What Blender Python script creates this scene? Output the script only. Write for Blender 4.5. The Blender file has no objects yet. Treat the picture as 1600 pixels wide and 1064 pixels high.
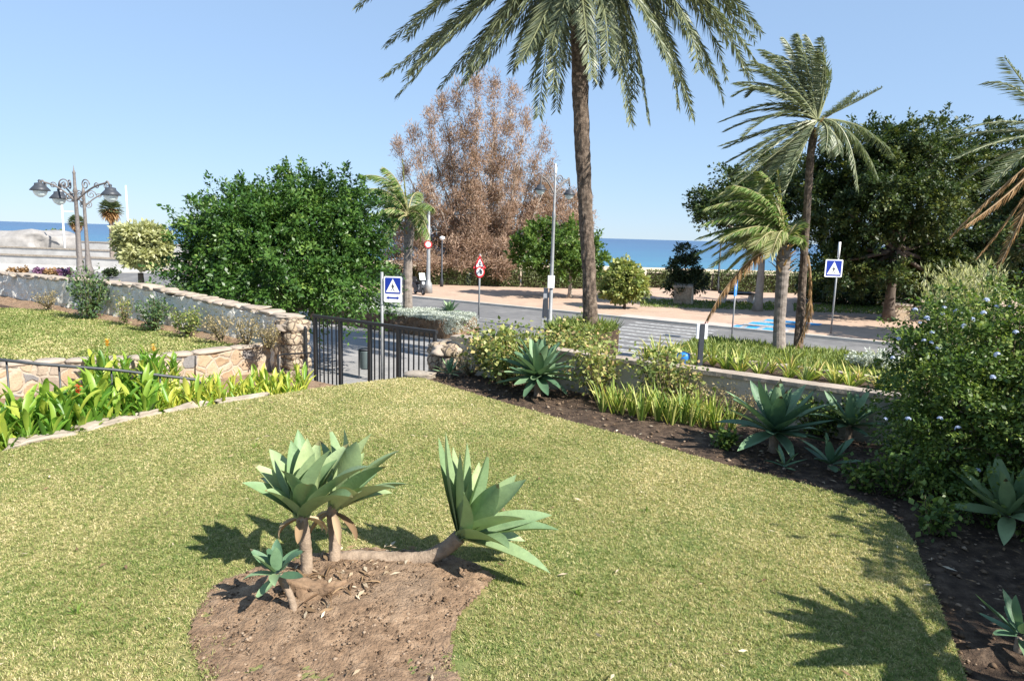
import bpy, bmesh, math, random
import numpy as np
from mathutils import Vector, Matrix, noise

random.seed(7)
RNG = np.random.default_rng(11)
SC = bpy.context.scene
COL = SC.collection
R = math.radians
PI = math.pi

# ------------------------------------------------------------------ camera
HC = 4.6
FPX = 1058.0
PITCH = 8.79
ROLL = 1.62
cam_d = bpy.data.cameras.new('camera')
cam = bpy.data.objects.new('camera', cam_d)
COL.objects.link(cam)
CAMR = Matrix.Rotation(R(90 - PITCH), 3, 'X') @ Matrix.Rotation(R(ROLL), 3, 'Z')
cam.location = (0, 0, HC)
cam.rotation_euler = CAMR.to_euler()
cam_d.sensor_width = 36.0
cam_d.lens = 36.0 * FPX / 1600.0
cam_d.clip_start = 0.05
cam_d.clip_end = 80000
SC.camera = cam


def ray(px, py):
    return CAMR @ Vector(((px - 800) / FPX, -(py - 532) / FPX, -1.0))


def G(px, py, z):                       # point on the level z
    d = ray(px, py)
    t = (z - HC) / d.z
    return Vector((d.x * t, d.y * t, z))


def D(px, py, Y):                       # point at distance Y
    d = ray(px, py)
    t = Y / d.y
    return Vector((d.x * t, Y, HC + d.z * t))


ND = Vector((0.5593, 0.8290, 0))        # across the road, away from the garden
UD = Vector((0.8290, -0.5593, 0))       # along the road, to the right


def W(u, c, z=0.0):
    p = UD * u + ND * c
    return Vector((p.x, p.y, z))


def UC(p):
    return (p.x * UD.x + p.y * UD.y, p.x * ND.x + p.y * ND.y)


def PC(px, py, c):                      # point where the view ray meets the upright plane 'c' metres out
    d = ray(px, py)
    t = c / (d.x * ND.x + d.y * ND.y)
    return Vector((d.x * t, d.y * t, HC + d.z * t))


# ------------------------------------------------------------------ materials
def _nodes(name):
    m = bpy.data.materials.new(name)
    m.use_nodes = True
    nt = m.node_tree
    nt.nodes.clear()
    out = nt.nodes.new('ShaderNodeOutputMaterial')
    return m, nt, out


def c4(c):
    return (c[0], c[1], c[2], 1.0)


def ramp(nt, stops):
    r = nt.nodes.new('ShaderNodeValToRGB')
    e = r.color_ramp.elements
    while len(e) < len(stops):
        e.new(0.5)
    for el, (p, c) in zip(e, stops):
        el.position = p
        el.color = c4(c)
    return r


def coords(nt, kind='Object'):
    if kind == 'World':
        return nt.nodes.new('ShaderNodeNewGeometry').outputs['Position']
    return nt.nodes.new('ShaderNodeTexCoord').outputs[kind]


def noise_n(nt, vec, scale, detail=4, rough=0.6):
    n = nt.nodes.new('ShaderNodeTexNoise')
    n.inputs['Scale'].default_value = scale
    n.inputs['Detail'].default_value = detail
    n.inputs['Roughness'].default_value = rough
    nt.links.new(vec, n.inputs['Vector'])
    return n


def mat(name, stops, scale=6, rough=0.8, bump=0.0, bscale=None, spec=0.3, metal=0.0, detail=5, kind='Object', bdist=0.02, mix2=None):
    m, nt, out = _nodes(name)
    p = nt.nodes.new('ShaderNodeBsdfPrincipled')
    p.inputs['Roughness'].default_value = rough
    p.inputs['Metallic'].default_value = metal
    p.inputs['Specular IOR Level'].default_value = spec
    v = coords(nt, kind)
    if isinstance(stops[0], (int, float)):
        stops = [(0.3, tuple(x * 0.85 for x in stops)), (0.7, tuple(min(1, x * 1.12) for x in stops))]
    n = noise_n(nt, v, scale, detail)
    r = ramp(nt, stops)
    nt.links.new(n.outputs['Fac'], r.inputs['Fac'])
    col = r.outputs['Color']
    if mix2:                                        # larger blotches of a second colour: (colour, scale, lo, hi)
        n2 = noise_n(nt, v, mix2[1], 4)
        mr = nt.nodes.new('ShaderNodeMapRange')
        mr.inputs['From Min'].default_value = mix2[2]
        mr.inputs['From Max'].default_value = mix2[3]
        nt.links.new(n2.outputs['Fac'], mr.inputs['Value'])
        mx = nt.nodes.new('ShaderNodeMix')
        mx.data_type = 'RGBA'
        nt.links.new(mr.outputs['Result'], mx.inputs['Factor'])
        nt.links.new(col, mx.inputs['A'])
        mx.inputs['B'].default_value = c4(mix2[0])
        col = mx.outputs['Result']
    nt.links.new(col, p.inputs['Base Color'])
    if bump:
        b = nt.nodes.new('ShaderNodeBump')
        b.inputs['Strength'].default_value = bump
        b.inputs['Distance'].default_value = bdist
        nb = noise_n(nt, v, bscale or scale * 4, 6)
        nt.links.new(nb.outputs['Fac'], b.inputs['Height'])
        nt.links.new(b.outputs['Normal'], p.inputs['Normal'])
    nt.links.new(p.outputs['BSDF'], out.inputs['Surface'])
    return m


def leaf_mat(name, stops, trans=0.28, rough=0.5, spec=0.35, tcol=1.5, mottle=0.0):
    m, nt, out = _nodes(name)
    a = nt.nodes.new('ShaderNodeAttribute')
    a.attribute_name = 'tint'
    r = ramp(nt, stops)
    nt.links.new(a.outputs['Fac'], r.inputs['Fac'])
    p = nt.nodes.new('ShaderNodeBsdfPrincipled')
    p.inputs['Roughness'].default_value = rough
    p.inputs['Specular IOR Level'].default_value = spec
    if mottle:
        ob = coords(nt, 'Object')
        n1 = noise_n(nt, ob, 14, 6, .7)
        fr_ = ramp(nt, [(.25, (1 - mottle, 1 - mottle, 1 - mottle * 1.1)), (.75, (1 + mottle, 1 + mottle * .9, 1 + mottle * .5))])
        nt.links.new(n1.outputs['Fac'], fr_.inputs['Fac'])
        mm = nt.nodes.new('ShaderNodeMix')
        mm.data_type = 'RGBA'
        mm.blend_type = 'MULTIPLY'
        mm.inputs['Factor'].default_value = 1
        nt.links.new(r.outputs['Color'], mm.inputs['A'])
        nt.links.new(fr_.outputs['Color'], mm.inputs['B'])
        nt.links.new(mm.outputs['Result'], p.inputs['Base Color'])
        bb = nt.nodes.new('ShaderNodeBump')
        bb.inputs['Strength'].default_value = .25
        bb.inputs['Distance'].default_value = .01
        n3 = noise_n(nt, ob, 60, 4)
        nt.links.new(n3.outputs['Fac'], bb.inputs['Height'])
        nt.links.new(bb.outputs['Normal'], p.inputs['Normal'])
    else:
        nt.links.new(r.outputs['Color'], p.inputs['Base Color'])
    t = nt.nodes.new('ShaderNodeBsdfTranslucent')
    g = nt.nodes.new('ShaderNodeMix')
    g.data_type = 'RGBA'
    g.blend_type = 'MULTIPLY'
    g.inputs['Factor'].default_value = 1
    g.inputs['B'].default_value = (tcol, tcol, tcol * 0.6, 1)
    nt.links.new(r.outputs['Color'], g.inputs['A'])
    nt.links.new(g.outputs['Result'], t.inputs['Color'])
    mx = nt.nodes.new('ShaderNodeMixShader')
    mx.inputs['Fac'].default_value = trans
    nt.links.new(p.outputs['BSDF'], mx.inputs[1])
    nt.links.new(t.outputs['BSDF'], mx.inputs[2])
    nt.links.new(mx.outputs['Shader'], out.inputs['Surface'])
    return m


def stone_mat(name, stops, mortar, scale=5.0, edge=0.06, bump=0.6, flat=(1, 1, 1)):
    m, nt, out = _nodes(name)
    p = nt.nodes.new('ShaderNodeBsdfPrincipled')
    p.inputs['Roughness'].default_value = 0.9
    v0 = coords(nt, 'World')
    mp = nt.nodes.new('ShaderNodeMapping')
    mp.inputs['Scale'].default_value = flat
    nt.links.new(v0, mp.inputs['Vector'])
    nz = noise_n(nt, mp.outputs['Vector'], 3.0, 3)
    av = nt.nodes.new('ShaderNodeVectorMath')
    av.operation = 'MULTIPLY_ADD'
    av.inputs[1].default_value = (0.16, 0.16, 0.16)
    nt.links.new(nz.outputs['Color'], av.inputs[0])
    nt.links.new(mp.outputs['Vector'], av.inputs[2])
    vc = nt.nodes.new('ShaderNodeTexVoronoi')
    vc.inputs['Scale'].default_value = scale
    nt.links.new(av.outputs['Vector'], vc.inputs['Vector'])
    ve = nt.nodes.new('ShaderNodeTexVoronoi')
    ve.feature = 'DISTANCE_TO_EDGE'
    ve.inputs['Scale'].default_value = scale
    nt.links.new(av.outputs['Vector'], ve.inputs['Vector'])
    sep = nt.nodes.new('ShaderNodeSeparateColor')
    nt.links.new(vc.outputs['Color'], sep.inputs['Color'])
    r = ramp(nt, stops)
    nt.links.new(sep.outputs['Red'], r.inputs['Fac'])
    fine = noise_n(nt, v0, 26, 6)
    mfm = nt.nodes.new('ShaderNodeMix')
    mfm.data_type = 'RGBA'
    mfm.blend_type = 'MULTIPLY'
    mfm.inputs['Factor'].default_value = 0.75
    fr = ramp(nt, [(0.3, (0.74, 0.73, 0.71)), (0.7, (1.12, 1.1, 1.05))])
    nt.links.new(fine.outputs['Fac'], fr.inputs['Fac'])
    nt.links.new(r.outputs['Color'], mfm.inputs['A'])
    nt.links.new(fr.outputs['Color'], mfm.inputs['B'])
    mr = nt.nodes.new('ShaderNodeMapRange')
    mr.inputs['From Min'].default_value = edge * 0.4
    mr.inputs['From Max'].default_value = edge
    nt.links.new(ve.outputs['Distance'], mr.inputs['Value'])
    mx = nt.nodes.new('ShaderNodeMix')
    mx.data_type = 'RGBA'
    nt.links.new(mr.outputs['Result'], mx.inputs['Factor'])
    mx.inputs['A'].default_value = c4(mortar)
    nt.links.new(mfm.outputs['Result'], mx.inputs['B'])
    nt.links.new(mx.outputs['Result'], p.inputs['Base Color'])
    ad = nt.nodes.new('ShaderNodeMath')
    ad.operation = 'MULTIPLY_ADD'
    ad.inputs[1].default_value = 0.5
    nt.links.new(fine.outputs['Fac'], ad.inputs[0])
    nt.links.new(mr.outputs['Result'], ad.inputs[2])
    b = nt.nodes.new('ShaderNodeBump')
    b.inputs['Strength'].default_value = bump
    b.inputs['Distance'].default_value = 0.03
    nt.links.new(ad.outputs['Value'], b.inputs['Height'])
    nt.links.new(b.outputs['Normal'], p.inputs['Normal'])
    nt.links.new(p.outputs['BSDF'], out.inputs['Surface'])
    return m


def brick_mat(name, c1, c2, mort, scale, rough=0.85):
    m, nt, out = _nodes(name)
    p = nt.nodes.new('ShaderNodeBsdfPrincipled')
    p.inputs['Roughness'].default_value = rough
    v = coords(nt, 'World')
    mp = nt.nodes.new('ShaderNodeMapping')
    mp.inputs['Rotation'].default_value = (0, 0, math.atan2(UD.y, UD.x))
    nt.links.new(v, mp.inputs['Vector'])
    b = nt.nodes.new('ShaderNodeTexBrick')
    b.inputs['Scale'].default_value = scale
    b.inputs['Color1'].default_value = c4(c1)
    b.inputs['Color2'].default_value = c4(c2)
    b.inputs['Mortar'].default_value = c4(mort)
    b.inputs['Mortar Size'].default_value = 0.012
    nt.links.new(mp.outputs['Vector'], b.inputs['Vector'])
    n = noise_n(nt, v, 0.7, 6)
    fr = ramp(nt, [(0.3, (0.72, 0.72, 0.72)), (0.7, (1.1, 1.08, 1.05))])
    nt.links.new(n.outputs['Fac'], fr.inputs['Fac'])
    mx = nt.nodes.new('ShaderNodeMix')
    mx.data_type = 'RGBA'
    mx.blend_type = 'MULTIPLY'
    mx.inputs['Factor'].default_value = 0.8
    nt.links.new(b.outputs['Color'], mx.inputs['A'])
    nt.links.new(fr.outputs['Color'], mx.inputs['B'])
    nt.links.new(mx.outputs['Result'], p.inputs['Base Color'])
    nt.links.new(p.outputs['BSDF'], out.inputs['Surface'])
    return m


# ------------------------------------------------------------------ objects
ROOT = {}


def tag(o, label=None, cat=None, group=None, kind=None):
    if label:
        o['label'] = label
    if cat:
        o['category'] = cat
    if group:
        o['group'] = group
    if kind:
        o['kind'] = kind
    return o


def thing(name, label, cat, loc, group=None):
    o = bpy.data.objects.new(name, None)
    o.empty_display_size = 0.2
    COL.objects.link(o)
    o.location = loc
    ROOT[o.name] = Vector(loc)
    return tag(o, label, cat, group)


def link(name, me, material, parent=None, loc=None):
    o = bpy.data.objects.new(name, me)
    COL.objects.link(o)
    if material:
        me.materials.append(material)
    base = Vector((0, 0, 0))
    if parent is not None:
        o.parent = parent
        base = ROOT[parent.name]
        ROOT[o.name] = base
    elif loc is not None:
        base = Vector(loc)
        o.location = base
        ROOT[o.name] = base
    else:
        ROOT[o.name] = base
    if base.length:
        me.transform(Matrix.Translation(-base))
    return o


def copy_tree(o, parent=None):
    c = o.copy()
    COL.objects.link(c)
    if parent is not None:
        c.parent = parent
    for ch in list(o.children):
        copy_tree(ch, c)
    return c


def place(o, loc, rz=0.0, s=1.0, label=None, first=False, tilt=(0, 0)):
    r = o if first else copy_tree(o)
    r.location = loc
    r.rotation_euler = (tilt[0], tilt[1], rz)
    r.scale = (s, s, s) if isinstance(s, (int, float)) else s
    if label:
        r['label'] = label
    return r


def np_mesh(name, V, F, tint=None, smooth=False):
    V = np.ascontiguousarray(V, dtype=np.float32)
    F = np.ascontiguousarray(F, dtype=np.int32)
    me = bpy.data.meshes.new(name)
    nf, k = F.shape
    me.vertices.add(len(V))
    me.vertices.foreach_set('co', V.ravel())
    me.loops.add(nf * k)
    me.loops.foreach_set('vertex_index', F.ravel())
    me.polygons.add(nf)
    me.polygons.foreach_set('loop_start', np.arange(0, nf * k, k, dtype=np.int32))
    if tint is not None:
        a = me.attributes.new('tint', 'FLOAT', 'FACE')
        a.data.foreach_set('value', np.ascontiguousarray(np.clip(tint, 0, 1), dtype=np.float32))
    me.update(calc_edges=True)
    if smooth:
        me.polygons.foreach_set('use_smooth', np.ones(nf, dtype=bool))
    return me


class MB:
    def __init__(self):
        self.v = []
        self.f = []
        self.t = []

    def add(self, vs, fs, tint=0.5):
        o = len(self.v)
        self.v += [tuple(x) for x in vs]
        for q in fs:
            self.f.append(tuple(i + o for i in q))
            self.t.append(tint)

    def box(self, c, s, rot=None, taper=1.0, tint=0.5):
        c = Vector(c)
        hx, hy, hz = s[0] / 2, s[1] / 2, s[2] / 2
        vs = []
        for z, k in ((-hz, 1), (hz, taper)):
            for x, y in ((-hx, -hy), (hx, -hy), (hx, hy), (-hx, hy)):
                p = Vector((x * k, y * k, z))
                if rot is not None:
                    p = rot @ p
                vs.append(c + p)
        self.add(vs, [(3, 2, 1, 0), (4, 5, 6, 7), (0, 1, 5, 4), (1, 2, 6, 5), (2, 3, 7, 6), (3, 0, 4, 7)], tint)

    def tube(self, pts, rad, seg=8, cap=True, tint=0.5, jit=0.0):
        pts = [Vector(p) for p in pts]
        n = len(pts)
        if isinstance(rad, (int, float)):
            rad = [rad] * n
        vs = []
        prev = None
        for i, p in enumerate(pts):
            a = pts[max(0, i - 1)]
            b = pts[min(n - 1, i + 1)]
            t = (b - a)
            t = t.normalized() if t.length > 1e-9 else Vector((0, 0, 1))
            if prev is None:
                x = t.cross(Vector((0, 1, 0)))
                if x.length < 0.2:
                    x = t.cross(Vector((1, 0, 0)))
            else:
                x = prev - t * prev.dot(t)
            x.normalize()
            prev = x
            y = t.cross(x)
            for k in range(seg):
                an = 2 * PI * k / seg
                r = rad[i] * (1 + (random.uniform(-jit, jit) if jit else 0))
                vs.append(p + x * (math.cos(an) * r) + y * (math.sin(an) * r))
        fs = []
        for i in range(n - 1):
            for k in range(seg):
                a = i * seg + k
                b = i * seg + (k + 1) % seg
                fs.append((a, b, b + seg, a + seg))
        if cap:
            fs.append(tuple(range(seg - 1, -1, -1)))
            fs.append(tuple(range((n - 1) * seg, n * seg)))
        self.add(vs, fs, tint)

    def lathe(self, c, prof, seg=16, tint=0.5, axis=None):
        c = Vector(c)
        vs = []
        for r, z in prof:
            for k in range(seg):
                an = 2 * PI * k / seg
                p = Vector((math.cos(an) * r, math.sin(an) * r, z))
                if axis is not None:
                    p = axis @ p
                vs.append(c + p)
        fs = []
        n = len(prof)
        for i in range(n - 1):
            for k in range(seg):
                a = i * seg + k
                b = i * seg + (k + 1) % seg
                fs.append((a, b, b + seg, a + seg))
        fs.append(tuple(range(seg - 1, -1, -1)))
        fs.append(tuple(range((n - 1) * seg, n * seg)))
        self.add(vs, fs, tint)

    def poly(self, pts, tint=0.5):
        self.add(pts, [tuple(range(len(pts)))], tint)

    def prism(self, pts, vec, tint=0.5):           # outline extruded along vec
        vec = Vector(vec)
        pts = [Vector(p) for p in pts]
        n = len(pts)
        vs = pts + [p + vec for p in pts]
        fs = [tuple(range(n)), tuple(range(2 * n - 1, n - 1, -1))]
        for i in range(n):
            j = (i + 1) % n
            fs.append((j, i, i + n, j + n))
        self.add(vs, fs, tint)

    def blade(self, P, Dv, U, L, Wd, bend=0.4, fold=0.25, n=8, prof=None, tint=0.5, twist=0.0, tip=None):
        """long leaf with a fold along its middle; bends towards -U"""
        Dv = Dv.normalized()
        S = Dv.cross(U)
        if S.length < 1e-4:
            S = Dv.cross(Vector((1, 0.3, 0)))
        S.normalize()
        U = S.cross(Dv).normalized()
        vs = []
        p = Vector(P)
        for i in range(n + 1):
            t = i / n
            a = bend * t * t * 1.3
            d = Dv * math.cos(a) - U * math.sin(a)
            u = U * math.cos(a) + Dv * math.sin(a)
            s = S
            if twist:
                s = S * math.cos(twist * t) + u * math.sin(twist * t)
                u = u * math.cos(twist * t) - S * math.sin(twist * t)
            w = Wd * (prof(t) if prof else math.sin(PI * min(1, 0.12 + 0.88 * t)))
            vs.append(p - s * w + u * (w * fold * 2))
            vs.append(p)
            vs.append(p + s * w + u * (w * fold * 2))
            p = p + d * (L / n)
        fs = []
        for i in range(n):
            a = i * 3
            fs.append((a, a + 1, a + 4, a + 3))
            fs.append((a + 1, a + 2, a + 5, a + 4))
        self.add(vs, fs, tint)
        if tip is not None:
            self.t[-1] = self.t[-2] = tip

    def build(self, name, material, parent=None, loc=None, smooth=False, tint=True):
        me = bpy.data.meshes.new(name)
        me.from_pydata(self.v, [], self.f)
        if tint:
            a = me.attributes.new('tint', 'FLOAT', 'FACE')
            a.data.foreach_set('value', self.t)
        me.validate()
        bm = bmesh.new()
        bm.from_mesh(me)
        if not smooth or smooth == 'solid':
            bmesh.ops.recalc_face_normals(bm, faces=bm.faces)
        bm.to_mesh(me)
        bm.free()
        if smooth:
            for p_ in me.polygons:
                p_.use_smooth = True
        return link(name, me, material, parent, loc)


def norm(a):
    return a / np.maximum(1e-9, np.linalg.norm(a, axis=1, keepdims=True))


def leafquads(P, d, N, L, w, fold=0.2):
    d = norm(d)
    s = norm(np.cross(d, N))
    n2 = np.cross(s, d)
    L = np.broadcast_to(np.asarray(L, dtype=float).reshape(-1, 1), (len(P), 1))
    w = np.broadcast_to(np.asarray(w, dtype=float).reshape(-1, 1), (len(P), 1))
    mid = P + d * L * 0.45
    V = np.stack([P, mid + s * w + n2 * fold * w, P + d * L - n2 * L * 0.06, mid - s * w + n2 * fold * w], axis=1).reshape(-1, 3)
    F = np.arange(len(P) * 4).reshape(-1, 4)
    return V, F


def crown(lobes, n, per, cr, leaf, asp, shell=0.6, up=0.5, tlo=0.0, thi=1.0, flat=0.7, outw=0.6, dirbias=(0, 0, 0), rng=RNG, spray=0.0, sag=0.25):
    """leaves in clumps over the given ellipsoid lobes [(centre, (rx, ry, rz))]"""
    vols = np.array([(l[1][0] * l[1][1] * l[1][2]) ** (2 / 3) for l in lobes])
    vols = vols / vols.sum()
    Vs, Fs, Ts, off = [], [], [], 0
    for (c, r), f in zip(lobes, vols):
        k = max(3, int(n * f / per))
        u = norm(rng.normal(size=(k, 3)))
        rr = shell + (1.05 - shell) * rng.random((k, 1)) ** 0.7
        cc = np.array(c)[None] + u * rr * np.array(r)[None]
        ct = rng.random(k)
        sz = rng.uniform(0.6, 1.3, (k, 1)) * cr
        idx = np.repeat(np.arange(k), per)
        m = len(idx)
        g = norm(rng.normal(size=(m, 3))) * rng.random((m, 1)) ** 0.5
        g[:, 2] *= flat
        P = cc[idx] + g * sz[idx]
        if spray:                                   # leaves set along short drooping boughs that stick out
            tw = norm(u + rng.normal(size=(k, 3)) * .45 + np.array([0, 0, -.1])[None])
            s = rng.uniform(-.45, 1.0, (m, 1))
            P = cc[idx] + tw[idx] * s * sz[idx] * spray + g * sz[idx] * (.5 - .28 * np.clip(s, 0, 1))
            P[:, 2:3] -= sag * sz[idx] * np.clip(s, 0, 1) ** 2
        O = u[idx]
        d = O * outw + rng.normal(size=(m, 3)) * 0.55 + g * 0.6 + np.array(dirbias)[None]
        N = O * 0.5 + np.array([0, 0, up])[None] + rng.normal(size=(m, 3)) * 0.45
        L = leaf * rng.uniform(0.6, 1.3, m)
        V, F = leafquads(P, d, N, L, L * asp)
        t = tlo + (thi - tlo) * np.clip(0.55 * ct[idx] + 0.45 * rng.random(m), 0, 1)
        Vs.append(V)
        Fs.append(F + off)
        Ts.append(t)
        off += len(V)
    return np.concatenate(Vs), np.concatenate(Fs), np.concatenate(Ts)


def curve(a, b, bow, n=6):
    a, b, bow = Vector(a), Vector(b), Vector(bow)
    return [a.lerp(b, i / n) + bow * math.sin(PI * i / n) for i in range(n + 1)]


def lob(px, py, rx, ry, Y, dy=None):
    k = Y / FPX
    c = D(px, py, Y)
    return ((c.x, c.y, c.z), (rx * k, (dy if dy else rx * k), ry * k))


def tree(name, label, base, fork_h, trunk_r, lobes, n, per, cr, leaf, asp, lmat, bmat, group=None, cat='tree', extra=2, limbs=None, **kw):
    base = Vector(base)
    t = thing(name, label, cat, base, group)
    mb = MB()
    fk = base + Vector((0, 0, fork_h))
    mb.tube(curve(base, fk, (random.uniform(-.1, .1), 0, 0), 5), [trunk_r * x for x in (1.5, 1.1, 1.0, 0.95, 0.9, 0.85)], 10, jit=0.06)
    for pl_ in (limbs or []):
        m_ = len(pl_)
        mb.tube([fk.lerp(Vector(pl_[0]), .35 * random.random())] + [Vector(x) + Vector((random.uniform(-.12, .12), random.uniform(-.12, .12), 0)) for x in pl_], [trunk_r * .42 * (1 - .85 * i / m_) for i in range(m_ + 1)], 6, jit=.05)
        for i in range(1, m_):
            for q_ in range(3):
                s = Vector(pl_[i - 1]).lerp(Vector(pl_[i]), random.random())
                mb.tube([s, s + Vector((random.uniform(-.5, .5), random.uniform(-.4, .4), random.uniform(.5, 1.1)))], [trunk_r * .12, trunk_r * .03], 4)
    for (c, r) in ([] if limbs else lobes):
        c = Vector(c)
        bow = Vector((random.uniform(-.3, .3), random.uniform(-.3, .3), random.uniform(-.4, 0.1))) * trunk_r * 3
        fj = fk + Vector((0, 0, random.uniform(-.25, .45) * max(.3, (c.z - fk.z) * .5)))
        fj = fj if fj.z < fk.z else fk.lerp(c, .12)
        mb.tube(curve(fj, c, bow, 6), [trunk_r * x for x in (.62, .5, .42, .34, .27, .2, .12)], 7, jit=0.05)
        for k in range(extra):
            e = c + Vector((random.uniform(-1, 1) * r[0], random.uniform(-1, 1) * r[1], random.uniform(-.4, 1) * r[2])) * 0.8
            s = fk.lerp(c, random.uniform(.45, .95))
            mb.tube(curve(s, e, bow * 0.3, 4), [trunk_r * x for x in (.25, .18, .13, .09, .05)], 5)
    mb.build('trunk', bmat, t, smooth=True)
    V, F, T = crown(lobes, n, per, cr, leaf, asp, **kw)
    link('crown', np_mesh('crown', V, F, T), lmat, t)
    return t


# ------------------------------------------------------------------ palms
def frond_mesh(P0, P1, P2, n=60, ll=0.5, lw=0.02, droop=0.4, wind=(0, 0, 0), rach=0.025, vee=0.3, start=0.1, tl=(0.1, 0.9), fwd=0.55, rng=RNG, ragged=0.0):
    P0, P1, P2 = (np.array(p, dtype=float) for p in (P0, P1, P2))
    ts = np.linspace(0, 1, 15)
    pts = [(1 - t) ** 2 * P0 + 2 * t * (1 - t) * P1 + t * t * P2 for t in ts]
    mb = MB()
    mb.tube(pts, [rach * (1.25 - t) + 0.003 for t in ts], 5, tint=1.0)
    V1, F1, T1 = np.array(mb.v), mb.f, mb.t
    t = np.linspace(start, 1.0, n)
    t = np.clip(t + rng.normal(size=n) * 0.004, 0, 1)
    tt = t[:, None]
    B = (1 - tt) ** 2 * P0 + 2 * tt * (1 - tt) * P1 + tt * tt * P2
    T = norm(2 * (1 - tt) * (P1 - P0) + 2 * tt * (P2 - P1))
    up = np.array([0.02, 0.03, 1.0])
    S = norm(np.cross(T, np.broadcast_to(up, T.shape)))
    N = np.cross(S, T)
    Vs, Fs, Ts = [], [], []
    off = 0
    prof = np.clip(np.minimum(0.35 + 2.6 * (t - start), 1.0) * (1.0 - 0.62 * t ** 3), 0.1, 1)
    for sg in (-1, 1):
        d = T * fwd + S * sg * 0.85 + N * vee + np.array([0, 0, -droop]) + np.array(wind)
        d = d + rng.normal(size=d.shape) * (0.12 + ragged)
        L = ll * prof * rng.uniform(0.85, 1.12, n)
        d = norm(d)
        Nn = np.cross(norm(T + rng.normal(size=T.shape) * 0.3), d)
        V, F = leafquads(B, d, Nn, L, lw * rng.uniform(0.8, 1.2, n), fold=0.3)
        V = V.reshape(-1, 4, 3)
        V[:, 2, :] += np.array([0, 0, -1]) * (L * 0.22 * (droop + 0.15))[:, None] + np.array(wind)[None] * (L * 0.3)[:, None]
        Vs.append(V.reshape(-1, 3))
        Fs.append(F + off)
        off += len(F) * 4
        Ts.append(rng.uniform(tl[0], tl[1], n))
    V2, F2, T2 = np.concatenate(Vs), np.concatenate(Fs), np.concatenate(Ts)
    V = np.concatenate([V1, V2])
    me = bpy.data.meshes.new('frond')
    me.from_pydata(V.tolist(), [], list(F1) + (F2 + len(V1)).tolist())
    a = me.attributes.new('tint', 'FLOAT', 'FACE')
    a.data.foreach_set('value', list(T1) + T2.tolist())
    return me


def palm_trunk(pts, rads, seg=18, step=0.11, amp=0.05, pattern='diamond'):
    """rough stem: smooth centre line through pts, scars worked into the surface"""
    pts = [Vector(p) for p in pts]
    ln = sum((pts[i + 1] - pts[i]).length for i in range(len(pts) - 1))
    m = int(ln / step)
    mb = MB()
    cp, rr = [], []
    for i in range(m + 1):
        f = i / m * (len(pts) - 1)
        k = min(int(f), len(pts) - 2)
        w = f - k
        p0 = pts[max(0, k - 1)]
        p1, p2 = pts[k], pts[k + 1]
        p3 = pts[min(len(pts) - 1, k + 2)]
        q = 0.5 * ((2 * p1) + (p2 - p0) * w + (2 * p0 - 5 * p1 + 4 * p2 - p3) * w * w + (3 * p1 - p0 - 3 * p2 + p3) * w ** 3)
        cp.append(q)
        rr.append(rads[k] * (1 - w) + rads[k + 1] * w)
    vs, fs = [], []
    for i in range(m + 1):
        t = (cp[min(m, i + 1)] - cp[max(0, i - 1)]).normalized()
        x = t.cross(Vector((0, 1, 0))).normalized()
        y = t.cross(x)
        for k in range(seg):
            an = 2 * PI * k / seg
            r = rr[i]
            if pattern == 'diamond':
                r *= 1 + amp * .35 * (1 if (i + k) % 2 else -1) + random.uniform(-amp, amp) * 1.1
            else:
                r *= 1 + amp * (1 if i % 2 else -0.6) + random.uniform(-amp, amp) * 0.4
            vs.append(cp[i] + x * (math.cos(an) * r) + y * (math.sin(an) * r))
    for i in range(m):
        for k in range(seg):
            a = i * seg + k
            b = i * seg + (k + 1) % seg
            fs.append((a, b, b + seg, a + seg))
    fs.append(tuple(range(m * seg, (m + 1) * seg)))
    mb.add(vs, fs)
    return mb


def fan_frond(mb, P, Dv, L, n=14, spread=2.2, w=0.03, tint=0.5, droop=0.3):
    Dv = Dv.normalized()
    S = Dv.cross(Vector((0, 0, 1)))
    if S.length < .1:
        S = Vector((1, 0, 0))
    S.normalize()
    U = S.cross(Dv)
    stem = P + Dv * L * 0.45
    mb.tube([P, stem], [0.02, 0.012], 4, tint=tint)
    for k in range(n):
        a = spread * (k / (n - 1) - 0.5)
        d = Dv * math.cos(a) + S * math.sin(a)
        mb.blade(stem, d, U, L * 0.6 * (1 - 0.15 * abs(a)), w, bend=droop + random.uniform(0, .4), fold=.2, n=3, tint=tint + random.uniform(-.1, .1))


# ------------------------------------------------------------------ plants
def agave_prof(t):
    return 1.62 * ((1 - t) ** 0.95) * (0.33 + 1.62 * t)


def rosette(mb, C, A, n=26, L=0.62, Wd=0.085, inc=(8, 88), bend=0.35, seed=1, fold=0.22, lj=0.12, spin=0.0, curl=1.0):
    rnd = random.Random(seed)
    A = Vector(A).normalized()
    X = A.cross(Vector((0, 1, 0.1))).normalized()
    Y = A.cross(X)
    for i in range(n):
        f = i / (n - 1)
        az = spin + i * 2.39996 + rnd.uniform(-.2, .2)
        th = R(inc[0] + (inc[1] - inc[0]) * f ** 0.85 + rnd.uniform(-6, 6))
        rad = X * math.cos(az) + Y * math.sin(az)
        d = A * math.cos(th) + rad * math.sin(th)
        u = A * math.sin(th) - rad * math.cos(th)          # upper face looks to the axis
        l = L * (0.72 + 0.28 * min(1, f * 2.2)) * rnd.uniform(1 - lj, 1 + lj)
        if f > .6:
            l *= 0.86
        b = bend * rnd.uniform(-0.5, 1.2) * curl - 0.25 * (1 - f)
        mb.blade(C + rad * 0.025 + A * (0.06 * (1 - f)), d, u, l, Wd * rnd.uniform(.85, 1.12), bend=b, fold=fold, n=10, prof=agave_prof, tint=rnd.random() * .85, tip=1.0 if rnd.random() < .4 else None, twist=rnd.uniform(-.35, .35))


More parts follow.
